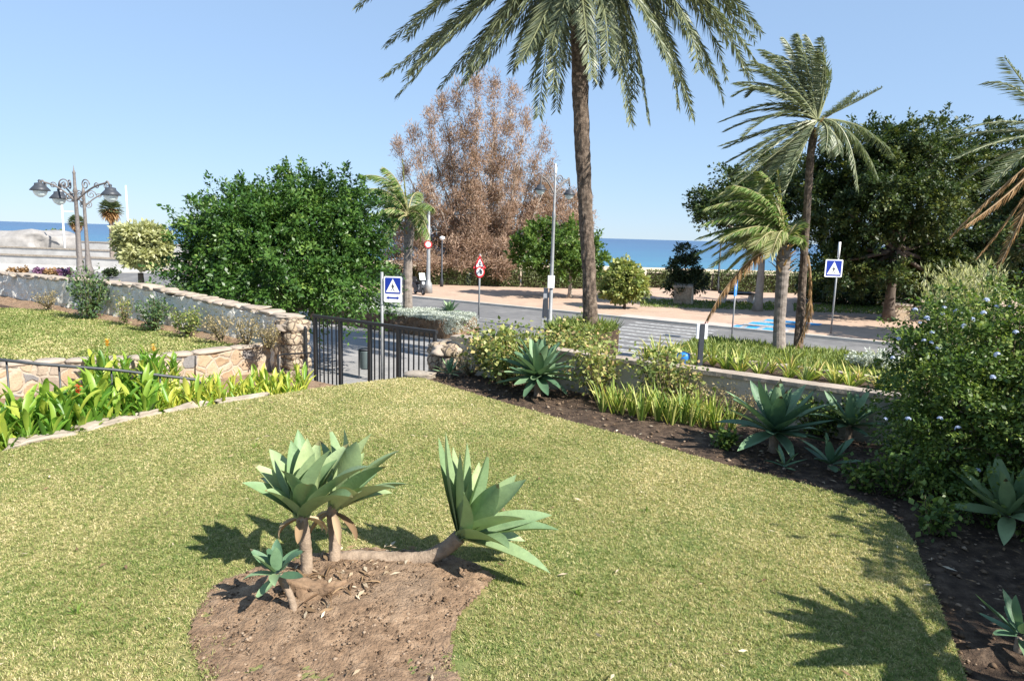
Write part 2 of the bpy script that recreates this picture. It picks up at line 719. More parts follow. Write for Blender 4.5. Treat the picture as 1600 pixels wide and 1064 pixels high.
def BG(px, py, z=2.14, c=9.2):
    q = G(px, py, z)
    return q if UC(q)[1] < c else PCZ(px, py, c, z)


def PCZ(px, py, c, z):
    q = PC(px, py, c)
    return Vector((q.x, q.y, z))


def leafset(mb, C, A, tips, seed=1, nseg=14):
    """rosette whose leaves are given one by one: (tip, half width, bend)"""
    rnd = random.Random(seed)
    A = Vector(A).normalized()
    for (tip, w, b) in tips:
        b *= .6
        d = tip - C
        l = d.length
        dn = d.normalized()
        u = (A - dn * A.dot(dn))
        u = u.normalized() if u.length > .05 else Vector((0, -1, .2))
        rad = dn - A * A.dot(dn)
        # lean the start inwards so that the bend brings the tip out to its place
        ds = (dn + u * (b * .42)).normalized()
        mb.blade(C + rad * .03, ds, u, l * 1.02, w * .92, bend=b, fold=.32, n=nseg, prof=agave_prof, tint=rnd.random() * .85, twist=rnd.uniform(-.22, .22), tip=.95 if rnd.random() < .3 else None)


def shrub(name, label, base, w, h, lmat, smat, nst=14, nl=900, leaf=0.05, asp=0.3, cat='shrub', group=None, spread=0.8, seed=1, tl=(0, 1), droop=0.0, low=0.25, flower=None, wob=.12):
    """stems fanning from the base with leaves along their upper part"""
    rnd = random.Random(seed)
    rng = np.random.default_rng(seed)
    base = Vector(base)
    t = thing(name, label, cat, base, group)
    mb = MB()
    tips = []
    paths = []
    for k in range(nst):
        a = rnd.uniform(0, 2 * PI)
        r = w / 2 * spread * math.sqrt(rnd.random())
        tip = base + Vector((math.cos(a) * r, math.sin(a) * r, h * rnd.uniform(.65, 1.0) * (1 - 0.25 * (r / (w / 2)) ** 2)))
        s = base + Vector((math.cos(a) * r * .15, math.sin(a) * r * .15, 0))
        path = curve(s, tip, Vector((math.cos(a), math.sin(a), .6)) * wob * r, 6)
        mb.tube(path, [0.011, .009, .008, .007, .005, .004, .002], 5)
        paths.append(path)
        tips.append(tip)
    mb.build('stem', smat, t, smooth=True)
    P, O = [], []
    for i in range(nl):
        p = paths[i % nst]
        f = low + (1 - low) * rnd.random() ** 0.8
        x = f * 6
        k = min(5, int(x))
        q = p[k].lerp(p[k + 1], x - k)
        P.append(q)
        O.append(q - (base + Vector((0, 0, h * .3))))
    P = np.array(P)
    O = norm(np.array(O))
    sp = min(w, h) * 0.10
    off = rng.normal(size=P.shape) * sp
    P = P + off
    P[:, 2] = np.maximum(P[:, 2], base.z + 0.01)
    d = O * .5 + rng.normal(size=P.shape) * .6 + np.array([0, 0, -droop])
    N = rng.normal(size=P.shape) * .5 + np.array([0, 0, .8]) + O * .3
    Ls = leaf * rng.uniform(.6, 1.3, len(P))
    V, F = leafquads(P, d, N, Ls, Ls * asp)
    T = tl[0] + (tl[1] - tl[0]) * rng.random(len(P))
    link('foliage', np_mesh('foliage', V, F, T), lmat, t)
    if flower:
        fm, cnt, fs = flower
        for k in range(cnt):
            tip = tips[k % nst]
            f = MB()
            c = tip + Vector((0, 0, fs * .3))
            for q in range(9):
                az = q * 2.4
                th = .4 + 1.0 * q / 9
                dd = Vector((math.cos(az) * math.sin(th), math.sin(az) * math.sin(th), math.cos(th)))
                f.blade(c, dd, Vector((0, 0, 1)), fs, fs * .4, bend=.5, fold=.3, n=3, tint=rnd.random())
            f.build('flower', fm, t, smooth=True)
    return t


def sword_plant(name, label, cat, group, lmat, n=12, h=0.5, w=0.018, lean=0.5, bend=0.8, seed=1, tl=(0, 1), spread=.05):
    rnd = random.Random(seed)
    mb = MB()
    for k in range(n):
        a = rnd.uniform(0, 2 * PI)
        th = rnd.uniform(.05, lean)
        rad = Vector((math.cos(a), math.sin(a), 0))
        d = Vector((0, 0, math.cos(th))) + rad * math.sin(th)
        u = Vector((0, 0, math.sin(th))) - rad * math.cos(th)
        mb.blade(rad * rnd.uniform(0, spread), d, u, h * rnd.uniform(.6, 1.1), w * rnd.uniform(.8, 1.2), bend=bend * rnd.random(), fold=.25, n=6,
                 prof=lambda t: (1 - t ** 2.5) * (0.7 + .5 * t), tint=tl[0] + (tl[1] - tl[0]) * rnd.random(), twist=rnd.uniform(-.6, .6))
    o = mb.build(name, lmat, smooth=True)
    return tag(o, label, cat, group)


def canna_proto(label, lmat, seed, flower=None, h=1.1, tl=(0, 1)):
    rnd = random.Random(seed)
    t = thing('canna_plant', label, 'plant', (0, 0, 0), 'canna plants in the sunken bed')
    mb = MB()
    st = MB()
    for s in range(3):
        a0 = rnd.uniform(0, 2 * PI)
        b = Vector((math.cos(a0), math.sin(a0), 0)) * rnd.uniform(.02, .09)
        hh = h * rnd.uniform(.75, 1.0)
        top = b + Vector((rnd.uniform(-.06, .06), rnd.uniform(-.06, .06), hh * .8))
        st.tube([b, b.lerp(top, .5), top], [.012, .01, .006], 6, tint=.5)
        for k in range(9):
            f = .06 + .86 * k / 8
            p = b.lerp(top, f)
            a = a0 + k * 2.6 + rnd.uniform(-.5, .5)
            th = rnd.uniform(.12, .72) * (1.15 - .5 * f)
            rad = Vector((math.cos(a), math.sin(a), 0))
            d = Vector((0, 0, math.cos(th))) + rad * math.sin(th)
            u = Vector((0, 0, math.sin(th))) - rad * math.cos(th)
            mb.blade(p, d, u, h * rnd.uniform(.28, .46), h * rnd.uniform(.028, .044), bend=rnd.uniform(.1, .9), fold=.25, n=7,
                     prof=lambda t: math.sin(PI * min(1, .1 + .9 * t) ** 1.15) ** .8, tint=tl[0] + (tl[1] - tl[0]) * rnd.random(), twist=rnd.uniform(-.5, .5))
    st.build('stem', lmat, t, smooth=True)
    mb.build('foliage', lmat, t, smooth=True)
    if flower is not None:
        fm, fh = flower
        f2 = MB()
        f2.tube([(0, 0, h * .6), (0.01, 0, fh)], [.007, .004], 5)
        f2.build('flower_stalk', lmat, t)
        f = MB()
        for k in range(10):
            az = k * 2.4
            dd = Vector((math.cos(az) * .8, math.sin(az) * .8, rnd.uniform(.2, 1)))
            f.blade(Vector((0.01, 0, fh - .1 + .012 * k)), dd, Vector((0, 0, 1)), .055, .02, bend=.7, fold=.2, n=4, tint=rnd.random())
        f.build('flower', fm, t, smooth=True)
    return t


def rock(mb, c, s, seed=0, sub=3, amp=.18, rz=0.0, flat=True):
    bm = bmesh.new()
    bmesh.ops.create_icosphere(bm, subdivisions=sub, radius=1)
    off = Vector((seed * 3.7, seed * 1.3, seed * 2.1))
    m = Matrix.Rotation(rz, 3, 'Z')
    vs = []
    for v in bm.verts:
        p = v.co.copy()
        # squarish stone
        q = Vector([math.copysign(abs(x) ** .62, x) for x in p])
        k = 1 + amp * noise.noise(p * 1.4 + off) * 1.4 + amp * .5 * noise.noise(p * 4 + off)
        q = q * k
        vs.append(Vector(c) + m @ Vector((q.x * s[0] / 2, q.y * s[1] / 2, q.z * s[2] / 2)))
    fs = [tuple(v.index for v in f.verts) for f in bm.faces]
    mb.add(vs, fs, random.random())
    bm.free()


def wall_mesh(p0, p1, th, z0, top0, top1, amp=.02, step=.12, seed=0, fr=3.0):
    """long wall as a fine grid whose faces are uneven"""
    p0, p1 = Vector(p0), Vector(p1)
    d = (p1 - p0)
    ln = d.length
    d.normalize()
    nrm = Vector((-d.y, d.x, 0))
    nx = max(2, int(ln / step))
    ht = max(top0, top1) - z0
    nz = max(2, int(ht / step))
    nt = max(1, int(th / step))
    ring = [(-th / 2, k / nz) for k in range(nz)] + [(-th / 2 + th * k / nt, 1.0) for k in range(nt)] + [(th / 2, 1 - k / nz) for k in range(nz + 1)]
    mb = MB()
    vs = []
    for i in range(nx + 1):
        f = i / nx
        top = top0 * (1 - f) + top1 * f
        for (o, zz) in ring:
            p = p0 + d * (ln * f) + nrm * o
            p.z = z0 + (top - z0) * zz
            nv = noise.noise_vector(p * fr + Vector((seed, 0, 0)))
            nv2 = noise.noise_vector(p * fr * 3.1 + Vector((seed, 5, 0)))
            p = p + nv * amp + nv2 * amp * .5
            vs.append(p)
    k = len(ring)
    fs = []
    for i in range(nx):
        for j in range(k - 1):
            fs.append((i * k + j, i * k + j + 1, (i + 1) * k + j + 1, (i + 1) * k + j))
    fs.append(tuple(range(k)))
    fs.append(tuple(range(nx * k + k - 1, nx * k - 1, -1)))
    mb.add(vs, fs)
    return mb


def inside(P, poly):
    x, y = P[:, 0], P[:, 1]
    r = np.zeros(len(P), dtype=bool)
    n = len(poly)
    j = n - 1
    for i in range(n):
        xi, yi = poly[i][0], poly[i][1]
        xj, yj = poly[j][0], poly[j][1]
        c = ((yi > y) != (yj > y)) & (x < (xj - xi) * (y - yi) / (yj - yi + 1e-12) + xi)
        r ^= c
        j = i
    return r


def sheet(name, pts, material, kind='structure', drop=0.0):
    """flat polygon, with a skirt 'drop' metres deep"""
    pts = [Vector(p) for p in pts]
    me = bpy.data.meshes.new(name)
    bm = bmesh.new()
    vs = [bm.verts.new(p) for p in pts]
    f = bm.faces.new(vs)
    bm.normal_update()
    if f.normal.z < 0:
        f.normal_flip()
    if drop:
        lo = [bm.verts.new(p - Vector((0, 0, drop))) for p in pts]
        n = len(pts)
        for i in range(n):
            j = (i + 1) % n
            bm.faces.new((vs[i], vs[j], lo[j], lo[i]))
    bmesh.ops.triangulate(bm, faces=[f])
    bmesh.ops.recalc_face_normals(bm, faces=bm.faces)
    bm.to_mesh(me)
    bm.free()
    o = link(name, me, material)
    return tag(o, kind=kind)

# ================================================================== light and sky
SUN_AZ = (0.805, -0.593)
SUN_EL = 41.0
SKY_TINT = (1.12, 1.40, 1.80, 1)
wd = bpy.data.worlds.new('World')
SC.world = wd
wd.use_nodes = True
wn = wd.node_tree
bg = wn.nodes['Background']
sky = wn.nodes.new('ShaderNodeTexSky')
sky.sky_type = 'NISHITA'
sky.sun_disc = False
sky.sun_elevation = R(SUN_EL)
sky.sun_rotation = math.atan2(SUN_AZ[0], SUN_AZ[1])
sky.altitude = 0
sky.air_density = 1.0
sky.dust_density = 0.0
sky.ozone_density = 4.0
gm = wn.nodes.new('ShaderNodeGamma')
gm.inputs['Gamma'].default_value = 0.45
wn.links.new(sky.outputs['Color'], gm.inputs['Color'])
tn = wn.nodes.new('ShaderNodeMix')
tn.data_type = 'RGBA'
tn.blend_type = 'MULTIPLY'
tn.inputs['Factor'].default_value = 1
tn.inputs['B'].default_value = SKY_TINT
wn.links.new(gm.outputs['Color'], tn.inputs['A'])
tp0 = wn.nodes.new('ShaderNodeMix')
tp0.data_type = 'RGBA'
tp0.inputs['Factor'].default_value = .16
tp0.inputs['B'].default_value = (2.95, 3.85, 4.85, 1)
wn.links.new(tn.outputs['Result'], tp0.inputs['A'])
wn.links.new(tp0.outputs['Result'], bg.inputs['Color'])
bg.inputs['Strength'].default_value = 0.112
sl = bpy.data.lights.new('sun', 'SUN')
sl.energy = 5.0
sl.angle = R(0.53)
sl.color = (1.0, 0.95, 0.87)
so = bpy.data.objects.new('sun', sl)
COL.objects.link(so)
sv = Vector((SUN_AZ[0] * math.cos(R(SUN_EL)), SUN_AZ[1] * math.cos(R(SUN_EL)), math.sin(R(SUN_EL))))
so.rotation_euler = sv.to_track_quat('Z', 'Y').to_euler()
so.location = (20, -15, 30)
SC.view_settings.view_transform = 'Standard'
SC.view_settings.look = 'None'
SC.view_settings.exposure = 1.10
SC.view_settings.gamma = 1.0
SC.cycles.max_bounces = 6
SC.cycles.transparent_max_bounces = 8

# ================================================================== materials
M = {}
M['asphalt'] = mat('asphalt', [(0.3, (.115, .113, .113)), (0.7, (.175, .171, .168))], 2.2, .9, .25, 60, kind='World', mix2=((.24, .23, .22), .25, .5, .75))
M['paving'] = brick_mat('paving', (.44, .31, .225), (.49, .35, .26), (.34, .26, .20), 2.0)
M['pavement'] = brick_mat('pavement', (.26, .255, .25), (.31, .30, .29), (.19, .185, .18), 1.6)
M['mound'] = mat('grey_mound', [(0.3, (.20, .19, .18)), (0.7, (.33, .315, .30))], .8, .95, .5, 3, kind='World')
M['kerb'] = mat('kerb_stone', [(0.3, (.34, .33, .30)), (0.7, (.48, .46, .42))], 1.4, .9, .2, 30, kind='World')
M['yellow'] = mat('yellow_paint', (.5, .42, .16), 3, .8, kind='World')
M['white_paint'] = mat('white_paint', [(0.38, (.17, .17, .17)), (0.6, (.42, .42, .41))], 6, .8, kind='World')
M['blue_paint'] = mat('blue_paint', [(0.3, (.02, .20, .46)), (0.7, (.05, .32, .62))], 3, .8, kind='World')
M['pink_lane'] = mat('pink_lane', [(0.3, (.50, .33, .29)), (0.7, (.62, .43, .37))], 1.2, .9, kind='World')
M['sand'] = mat('sand', [(0.3, (.55, .43, .29)), (0.7, (.66, .53, .37))], .4, .95, .2, 6, kind='World')
M['ground'] = mat('ground', [(0.3, (.40, .33, .26)), (0.7, (.52, .44, .36))], .3, .95, kind='World')
M['white_ground'] = mat('white_ground', [(0.3, (.36, .345, .325)), (0.7, (.48, .46, .435))], .5, .9, kind='World')
M['white_wall'] = mat('white_wall', [(0.3, (.36, .35, .335)), (0.7, (.50, .49, .47))], .6, .85, .1, 5, kind='World')
M['soil'] = mat('soil', [(0.28, (.022, .014, .010)), (0.5, (.065, .042, .027)), (0.72, (.14, .097, .065))], 9, .95, .9, 40, kind='World', bdist=.03)
M['drysoil'] = mat('dry_soil', [(0.25, (.09, .058, .036)), (0.5, (.25, .163, .10)), (0.75, (.38, .265, .172))], 9, .95, 1.0, 45, kind='World', bdist=.03, mix2=((.25, .178, .12), 1.3, .5, .75))
M['turf'] = mat('turf', [(0.3, (.075, .095, .025)), (0.5, (.20, .19, .07)), (0.7, (.34, .28, .13))], 26, .95, .5, 90, kind='World', mix2=((.12, .16, .045), .9, .48, .68))
M['concrete'] = mat('old_concrete', [(0.25, (.26, .225, .165)), (0.5, (.49, .43, .335)), (0.75, (.62, .555, .45))], 3.2, .95, .6, 22, kind='World', mix2=((.20, .19, .155), 1.1, .5, .72))
M['stonewall'] = stone_mat('stone_wall', [(0, (.66, .62, .55)), (.4, (.78, .745, .68)), (.7, (.58, .545, .48)), (1, (.82, .78, .71))], (.76, .73, .67), 3.6, .05)
M['rubble'] = stone_mat('rubble_wall', [(0, (.32, .22, .135)), (.3, (.40, .29, .19)), (.55, (.19, .19, .20)), (.75, (.43, .32, .21)), (1, (.34, .28, .22))], (.38, .31, .235), 3.4, .09)
M['pillarstone'] = stone_mat('pillar_stone', [(0, (.30, .23, .16)), (.5, (.42, .33, .23)), (1, (.34, .29, .22))], (.16, .12, .09), 6.5, .1, .9)
M['capstone'] = mat('cap_stone', [(0.3, (.27, .22, .175)), (0.7, (.42, .355, .285))], 3, .9, .5, 18, kind='World')
M['palestone'] = mat('pale_stone', [(0.3, (.22, .185, .145)), (0.7, (.40, .345, .28))], 4, .9, .5, 20, kind='World')
M['brownedge'] = mat('brown_edge', [(0.3, (.12, .075, .045)), (0.7, (.30, .20, .125))], 6, .95, .8, 25, kind='World')
M['iron'] = mat('black_iron', (.018, .019, .021), 20, .45, spec=.5)
M['darkrail'] = mat('dark_rail', [(0.3, (.02, .025, .03)), (0.7, (.05, .055, .06))], 8, .5, spec=.5)
M['steel'] = mat('galvanised_steel', [(0.3, (.23, .24, .245)), (0.7, (.34, .345, .35))], 5, .5, metal=.2)
M['greypaint'] = mat('grey_paint', (.30, .31, .33), 6, .5)
M['lampgrey'] = mat('lamp_grey', [(0.3, (.115, .10, .092)), (0.7, (.20, .18, .165))], 6, .55)
M['lampdark'] = mat('lamp_dark', (.045, .05, .06), 6, .45)
M['cream'] = mat('cream_paint', (.72, .72, .70), 6, .6)
M['white'] = mat('white_enamel', (.80, .80, .80), 5, .5)
M['red'] = mat('red_enamel', (.50, .03, .035), 5, .5)
M['signblue'] = mat('sign_blue', (.012, .035, .27), 5, .45)
M['lightblue'] = mat('sky_blue_enamel', (.03, .20, .55), 5, .45)
M['black'] = mat('black_enamel', (.012, .012, .014), 5, .5)
M['rubber'] = mat('rubber', (.015, .015, .016), 10, .8)
M['carblue'] = mat('dark_blue_car_paint', (.02, .035, .09), 3, .25, spec=.6)
M['darkglass'] = mat('dark_glass', (.02, .025, .03), 3, .08, spec=.7)
M['bingreen'] = mat('bin_grey_green', (.10, .13, .13), 6, .5)
M['darkwood'] = mat('dark_slab', (.02, .02, .021), 6, .7)
M['limestone'] = mat('limestone', [(0.3, (.46, .38, .28)), (0.7, (.62, .54, .42))], 5, .9, .5, 18)
M['rubbleblock'] = stone_mat('block_stone', [(0, (.30, .23, .16)), (.5, (.42, .33, .23)), (1, (.36, .30, .23))], (.24, .19, .14), 4, .06)
M['glassmilk'] = mat('lamp_glass', (.62, .70, .68), 4, .25, spec=.5)
M['palmbark'] = mat('palm_bark', [(0.28, (.032, .023, .018)), (0.5, (.105, .078, .058)), (0.72, (.24, .185, .142))], 7, .95, .8, 24, kind='World', bdist=.04)
M['palmbark_grey'] = mat('grey_palm_bark', [(0.3, (.13, .108, .092)), (0.7, (.30, .255, .22))], 6, .95, .6, 20, kind='World')
M['bark'] = mat('bark', [(0.3, (.055, .043, .034)), (0.7, (.15, .12, .095))], 4, .95, .8, 14, kind='World')
M['palebark'] = mat('pale_bark', [(0.3, (.28, .24, .20)), (0.7, (.46, .40, .34))], 2, .95, .6, 9, kind='World')
M['stem'] = mat('green_brown_stem', [(0.3, (.09, .075, .04)), (0.7, (.17, .14, .08))], 12, .9, kind='World')
M['agavestem'] = mat('agave_stem', [(0.3, (.19, .14, .10)), (0.7, (.36, .275, .20))], 14, .9, .6, 50, kind='World')

L = {}
L['ficus'] = leaf_mat('broadleaf', [(0, (.020, .055, .010)), (.5, (.050, .118, .020)), (.85, (.105, .19, .034)), (1, (.22, .30, .065))], .24, .42, .4)
L['hedge'] = leaf_mat('hedge_leaf', [(0, (.055, .085, .027)), (1, (.17, .20, .075))], .2)
L['bright'] = leaf_mat('bright_leaf', [(0, (.045, .095, .018)), (.6, (.095, .165, .032)), (1, (.20, .27, .065))], .3)
L['dark'] = leaf_mat('dark_leaf', [(0, (.015, .028, .012)), (.6, (.035, .058, .022)), (1, (.07, .09, .035))], .18)
L['cypress'] = leaf_mat('cypress_leaf', [(0, (.018, .036, .012)), (.5, (.042, .072, .018)), (.8, (.10, .125, .028)), (1, (.20, .21, .045))], .22)
L['dead'] = leaf_mat('dead_needles', [(0, (.20, .125, .098)), (.5, (.345, .235, .17)), (1, (.51, .385, .30))], .25, .8, .1, 1.2)
L['pale'] = leaf_mat('pale_leaf', [(0, (.22, .25, .10)), (.5, (.38, .39, .19)), (1, (.55, .54, .33))], .3)
L['date'] = leaf_mat('date_leaflet', [(0, (.055, .075, .045)), (.5, (.13, .155, .085)), (1, (.25, .265, .135))], .22, .45, .45)
L['windpalm'] = leaf_mat('grey_green_leaflet', [(0, (.05, .075, .04)), (.5, (.12, .155, .08)), (1, (.25, .265, .135))], .25, .45, .45)
L['queen'] = leaf_mat('green_leaflet', [(0, (.05, .10, .02)), (.5, (.12, .20, .04)), (1, (.42, .38, .20))], .3, .45, .4)
L['deadfrond'] = leaf_mat('dead_leaflet', [(0, (.16, .085, .035)), (.5, (.33, .20, .095)), (1, (.46, .32, .19))], .25, .8, .1, 1.2)
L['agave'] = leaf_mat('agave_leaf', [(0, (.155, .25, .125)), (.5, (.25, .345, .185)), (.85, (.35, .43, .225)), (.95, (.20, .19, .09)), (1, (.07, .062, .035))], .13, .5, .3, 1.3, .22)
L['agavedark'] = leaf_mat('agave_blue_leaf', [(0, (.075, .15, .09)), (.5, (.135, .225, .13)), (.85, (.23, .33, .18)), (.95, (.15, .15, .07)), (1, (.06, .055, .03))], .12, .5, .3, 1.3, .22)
L['canna'] = leaf_mat('canna_leaf', [(0, (.075, .19, .022)), (.45, (.17, .32, .04)), (.7, (.42, .47, .075)), (1, (.68, .62, .14))], .4, .4, .4)
L['iris'] = leaf_mat('iris_leaf', [(0, (.10, .18, .03)), (.5, (.28, .35, .07)), (.8, (.58, .54, .19)), (1, (.50, .34, .14))], .3, .5)
L['rose'] = leaf_mat('rose_leaf', [(0, (.08, .125, .033)), (.5, (.21, .26, .07)), (.85, (.42, .40, .14)), (1, (.48, .32, .17))], .3, .5)
L['dry'] = leaf_mat('dry_leaf', [(0, (.15, .13, .06)), (.5, (.29, .24, .12)), (1, (.42, .33, .20))], .25, .7)
L['oleander'] = leaf_mat('oleander_leaf', [(0, (.04, .085, .03)), (.6, (.09, .155, .055)), (1, (.18, .24, .09))], .25, .45)
L['plumbago'] = leaf_mat('plumbago_leaf', [(0, (.03, .064, .014)), (.5, (.085, .148, .028)), (1, (.28, .34, .08))], .28, .45)
L['silver'] = leaf_mat('silver_leaf', [(0, (.33, .37, .33)), (1, (.60, .63, .58))], .2, .7)
L['grass'] = leaf_mat('grass_blade', [(0, (.07, .12, .022)), (.35, (.17, .235, .055)), (.58, (.34, .34, .125)), (.8, (.54, .465, .24)), (1, (.70, .60, .37))], .3, .55, .3)
L['verge'] = leaf_mat('verge_grass', [(0, (.10, .16, .033)), (.6, (.24, .29, .075)), (1, (.50, .44, .20))], .3, .6)
L['blueflower'] = leaf_mat('blue_petal', [(0, (.40, .47, .74)), (1, (.62, .67, .86))], .3, .6)
L['redflower'] = leaf_mat('red_petal', [(0, (.55, .05, .02)), (1, (.72, .13, .06))], .3, .5)
L['orangeflower'] = leaf_mat('orange_petal', [(0, (.70, .33, .03)), (1, (.80, .50, .08))], .3, .5)
L['cream'] = leaf_mat('cream_petal', [(0, (.70, .66, .42)), (1, (.80, .78, .60))], .3, .6)
L['purple'] = leaf_mat('purple_petal', [(0, (.16, .07, .16)), (1, (.30, .17, .28))], .3, .6)
L['litter'] = leaf_mat('dry_litter', [(0, (.10, .06, .035)), (.5, (.28, .19, .11)), (1, (.62, .54, .40))], .1, .9, .1)
L['pebble'] = leaf_mat('soil_clod', [(0, (.07, .045, .028)), (.7, (.20, .138, .09)), (1, (.30, .225, .16))], 0, .95, .1)

# ================================================================== sea, ground, road
sea_m, nt, out = _nodes('sea_water')
p = nt.nodes.new('ShaderNodeBsdfPrincipled')
p.inputs['Roughness'].default_value = .28
p.inputs['Specular IOR Level'].default_value = .35
pos = coords(nt, 'World')
sp = nt.nodes.new('ShaderNodeSeparateXYZ')
nt.links.new(pos, sp.inputs['Vector'])
mr = nt.nodes.new('ShaderNodeMapRange')
mr.inputs['From Min'].default_value = 170
mr.inputs['From Max'].default_value = 1300
nt.links.new(sp.outputs['Y'], mr.inputs['Value'])
rp = ramp(nt, [(0, (.028, .155, .24)), (.08, (.020, .12, .215)), (.3, (.014, .085, .19)), (1, (.010, .062, .16))])
nt.links.new(mr.outputs['Result'], rp.inputs['Fac'])
mp = nt.nodes.new('ShaderNodeMapping')
mp.inputs['Scale'].default_value = (.02, .11, .1)
nt.links.new(pos, mp.inputs['Vector'])
nz = noise_n(nt, mp.outputs['Vector'], 1.0, 5)
fr = ramp(nt, [(.3, (.66, .72, .77)), (.7, (1.3, 1.24, 1.18))])
nt.links.new(nz.outputs['Fac'], fr.inputs['Fac'])
mx = nt.nodes.new('ShaderNodeMix')
mx.data_type = 'RGBA'
mx.blend_type = 'MULTIPLY'
mx.inputs['Factor'].default_value = .8
nt.links.new(rp.outputs['Color'], mx.inputs['A'])
nt.links.new(fr.outputs['Color'], mx.inputs['B'])
nt.links.new(mx.outputs['Result'], p.inputs['Base Color'])
bp_ = nt.nodes.new('ShaderNodeBump')
bp_.inputs['Strength'].default_value = .5
bp_.inputs['Distance'].default_value = .4
nz2 = noise_n(nt, mp.outputs['Vector'], 4.0, 5)
nt.links.new(nz2.outputs['Fac'], bp_.inputs['Height'])
nt.links.new(bp_.outputs['Normal'], p.inputs['Normal'])
nt.links.new(p.outputs['BSDF'], out.inputs['Surface'])

sheet('sea', [(-30000, 120, -2), (30000, 120, -2), (30000, 40000, -2), (-30000, 40000, -2)], sea_m)
# beach slopes from the promenade into the water
bm = MB()
xs = np.linspace(-420, 420, 60)
ys = [72, 90, 110, 130, 150, 165, 178, 200]
for i in range(len(xs) - 1):
    for j in range(len(ys) - 1):
        q = []
        for (a, b) in ((i, j), (i + 1, j), (i + 1, j + 1), (i, j + 1)):
            X, Y = xs[a], ys[b]
            z = -.02 - 2.35 * max(0, (Y - 78)) / 100 + .12 * noise.noise(Vector((X * .05, Y * .07, 0)))
            q.append((X, Y, z))
        bm.add(q, [(0, 1, 2, 3)])
tag(bm.build('beach', M['sand']), kind='structure')
sheet('ground', [(-420, -60, -.30), (420, -60, -.30), (420, 80, -.30), (-420, 80, -.30)], M['ground'])


def strip(name, u0, u1, c0, c1, z, material, drop=0.0):
    return sheet(name, [W(u0, c0, z), W(u1, c0, z), W(u1, c1, z), W(u0, c1, z)], material, drop=drop)


strip('road', -76, 110, 25.4, 37.0, -.13, M['asphalt'], .1)
strip('near_pavement', -76, 110, 9.6, 25.2, 0, M['pavement'], .2)
sheet('promenade', [W(-76, 37.3, 0.0), W(110, 37.3, 0.0), (160, 80, 0), (-40, 80, 0)], M['paving'], drop=.6)
strip('far_kerb', -76, 110, 37.0, 37.3, 0.015, M['kerb'], .2)
strip('near_kerb', -76, 110, 25.2, 25.4, 0.015, M['kerb'], .2)
# lane line and zebra crossing
for k in range(14):
    u = -46 + k * 5.5
    if -19 < u < -9:
        continue
    strip('lane_marking', u, u + 2.2, 31.0, 31.14, -.126, M['white_paint'])
for k in range(9):
    c = 26.4 + k * 1.18
    strip('zebra_stripe', -16.0 + (37 - c) * .13, -11.2 + (37 - c) * .13, c, c + .44, -.126, M['white_paint'])
for k in range(3):
    strip('give_way_mark', -9.2 + k * .0, -7.6, 28.0 + k * 1.5, 28.4 + k * 1.5, -.126, M['white_paint'])
# pink cycle lane and blue and white marked bay on the far pavement
strip('cycle_lane', -17.5, -7.8, 37.35, 38.6, .004, M['pink_lane'])
for k in range(5):
    strip('blue_bay_marking', -10.7 + k * .15, -8.0 + k * .25, 37.35 + k * 1.1, 37.35 + k * 1.1 + 1.1, .008, M['blue_paint'] if k % 2 == 0 else M['white_paint'])
for k in range(3):
    strip('white_bay_marking', -10.3 + k * .9, -10.0 + k * .9, 37.4, 39.2, .012, M['white_paint'])

# ================================================================== garden terrain
ZL = 2.2
EDGE = [G(x, y, ZL) for x, y in ((-140, 742), (-60, 721), (55, 692), (150, 668), (245, 648), (330, 633), (400, 622), (490, 607), (560, 598), (630, 590), (662, 591), (700, 603), (760, 621), (830, 641), (900, 661), (980, 681), (1060, 705), (1140, 728), (1200, 742), (1260, 757), (1330, 777), (1380, 797), (1410, 820), (1430, 850), (1445, 890), (1470, 950), (1500, 1030), (1525, 1100))]
lawn_poly = EDGE + [Vector((1.9, 2.2, ZL)), Vector((1.9, -4, ZL)), Vector((-9, -4, ZL)), Vector((-7.2, 4.6, ZL))]
sheet('lawn', lawn_poly, M['turf'], drop=.07)
gl = PC(690, 560, 9.6)
soil_poly = [Vector((p.x - .04, p.y + .03, 2.14)) for p in EDGE[:10]] + [Vector((EDGE[10].x, EDGE[10].y + .25, 2.14)), W(-8.0, 9.5, 2.14), W(12, 9.5, 2.14), Vector((14, -4, 2.14)), Vector((-9, -4, 2.14)), Vector((-7.24, 4.6, 2.14))]
# border soil: a fine uneven sheet inside that outline
def rough_sheet(name, poly, z, material, step, amp, fr, skirt=0.0, edge_sink=0.0, zfun=None):
    P = np.array([(p[0], p[1]) for p in poly])
    x0, y0 = P.min(0)
    x1, y1 = P.max(0)
    nx, ny = int((x1 - x0) / step) + 2, int((y1 - y0) / step) + 2
    gx, gy = np.meshgrid(x0 + np.arange(nx) * step, y0 + np.arange(ny) * step, indexing='ij')
    q = np.stack([gx.ravel(), gy.ravel()], 1)
    ins = inside(q, P)
    zz = np.array([z + (amp * (noise.noise(Vector((a * fr, b * fr, 3))) + .6 * noise.noise(Vector((a * fr * 2.7, b * fr * 2.7, 9))) + .5 * noise.noise(Vector((a * fr * 7, b * fr * 7, 1)))) + (zfun(a, b) if zfun else 0) if i_ else z) for (a, b), i_ in zip(q, ins)])
    V = np.concatenate([q, zz[:, None]], 1)
    I = np.arange(nx * ny).reshape(nx, ny)
    F = np.stack([I[:-1, :-1], I[1:, :-1], I[1:, 1:], I[:-1, 1:]], -1).reshape(-1, 4)
    F = F[ins[F].all(1)]
    used = np.unique(F)
    mp_ = -np.ones(len(V), int)
    mp_[used] = np.arange(len(used))
    return tag(link(name, np_mesh(name, V[used], mp_[F], None, True), material), kind='structure')


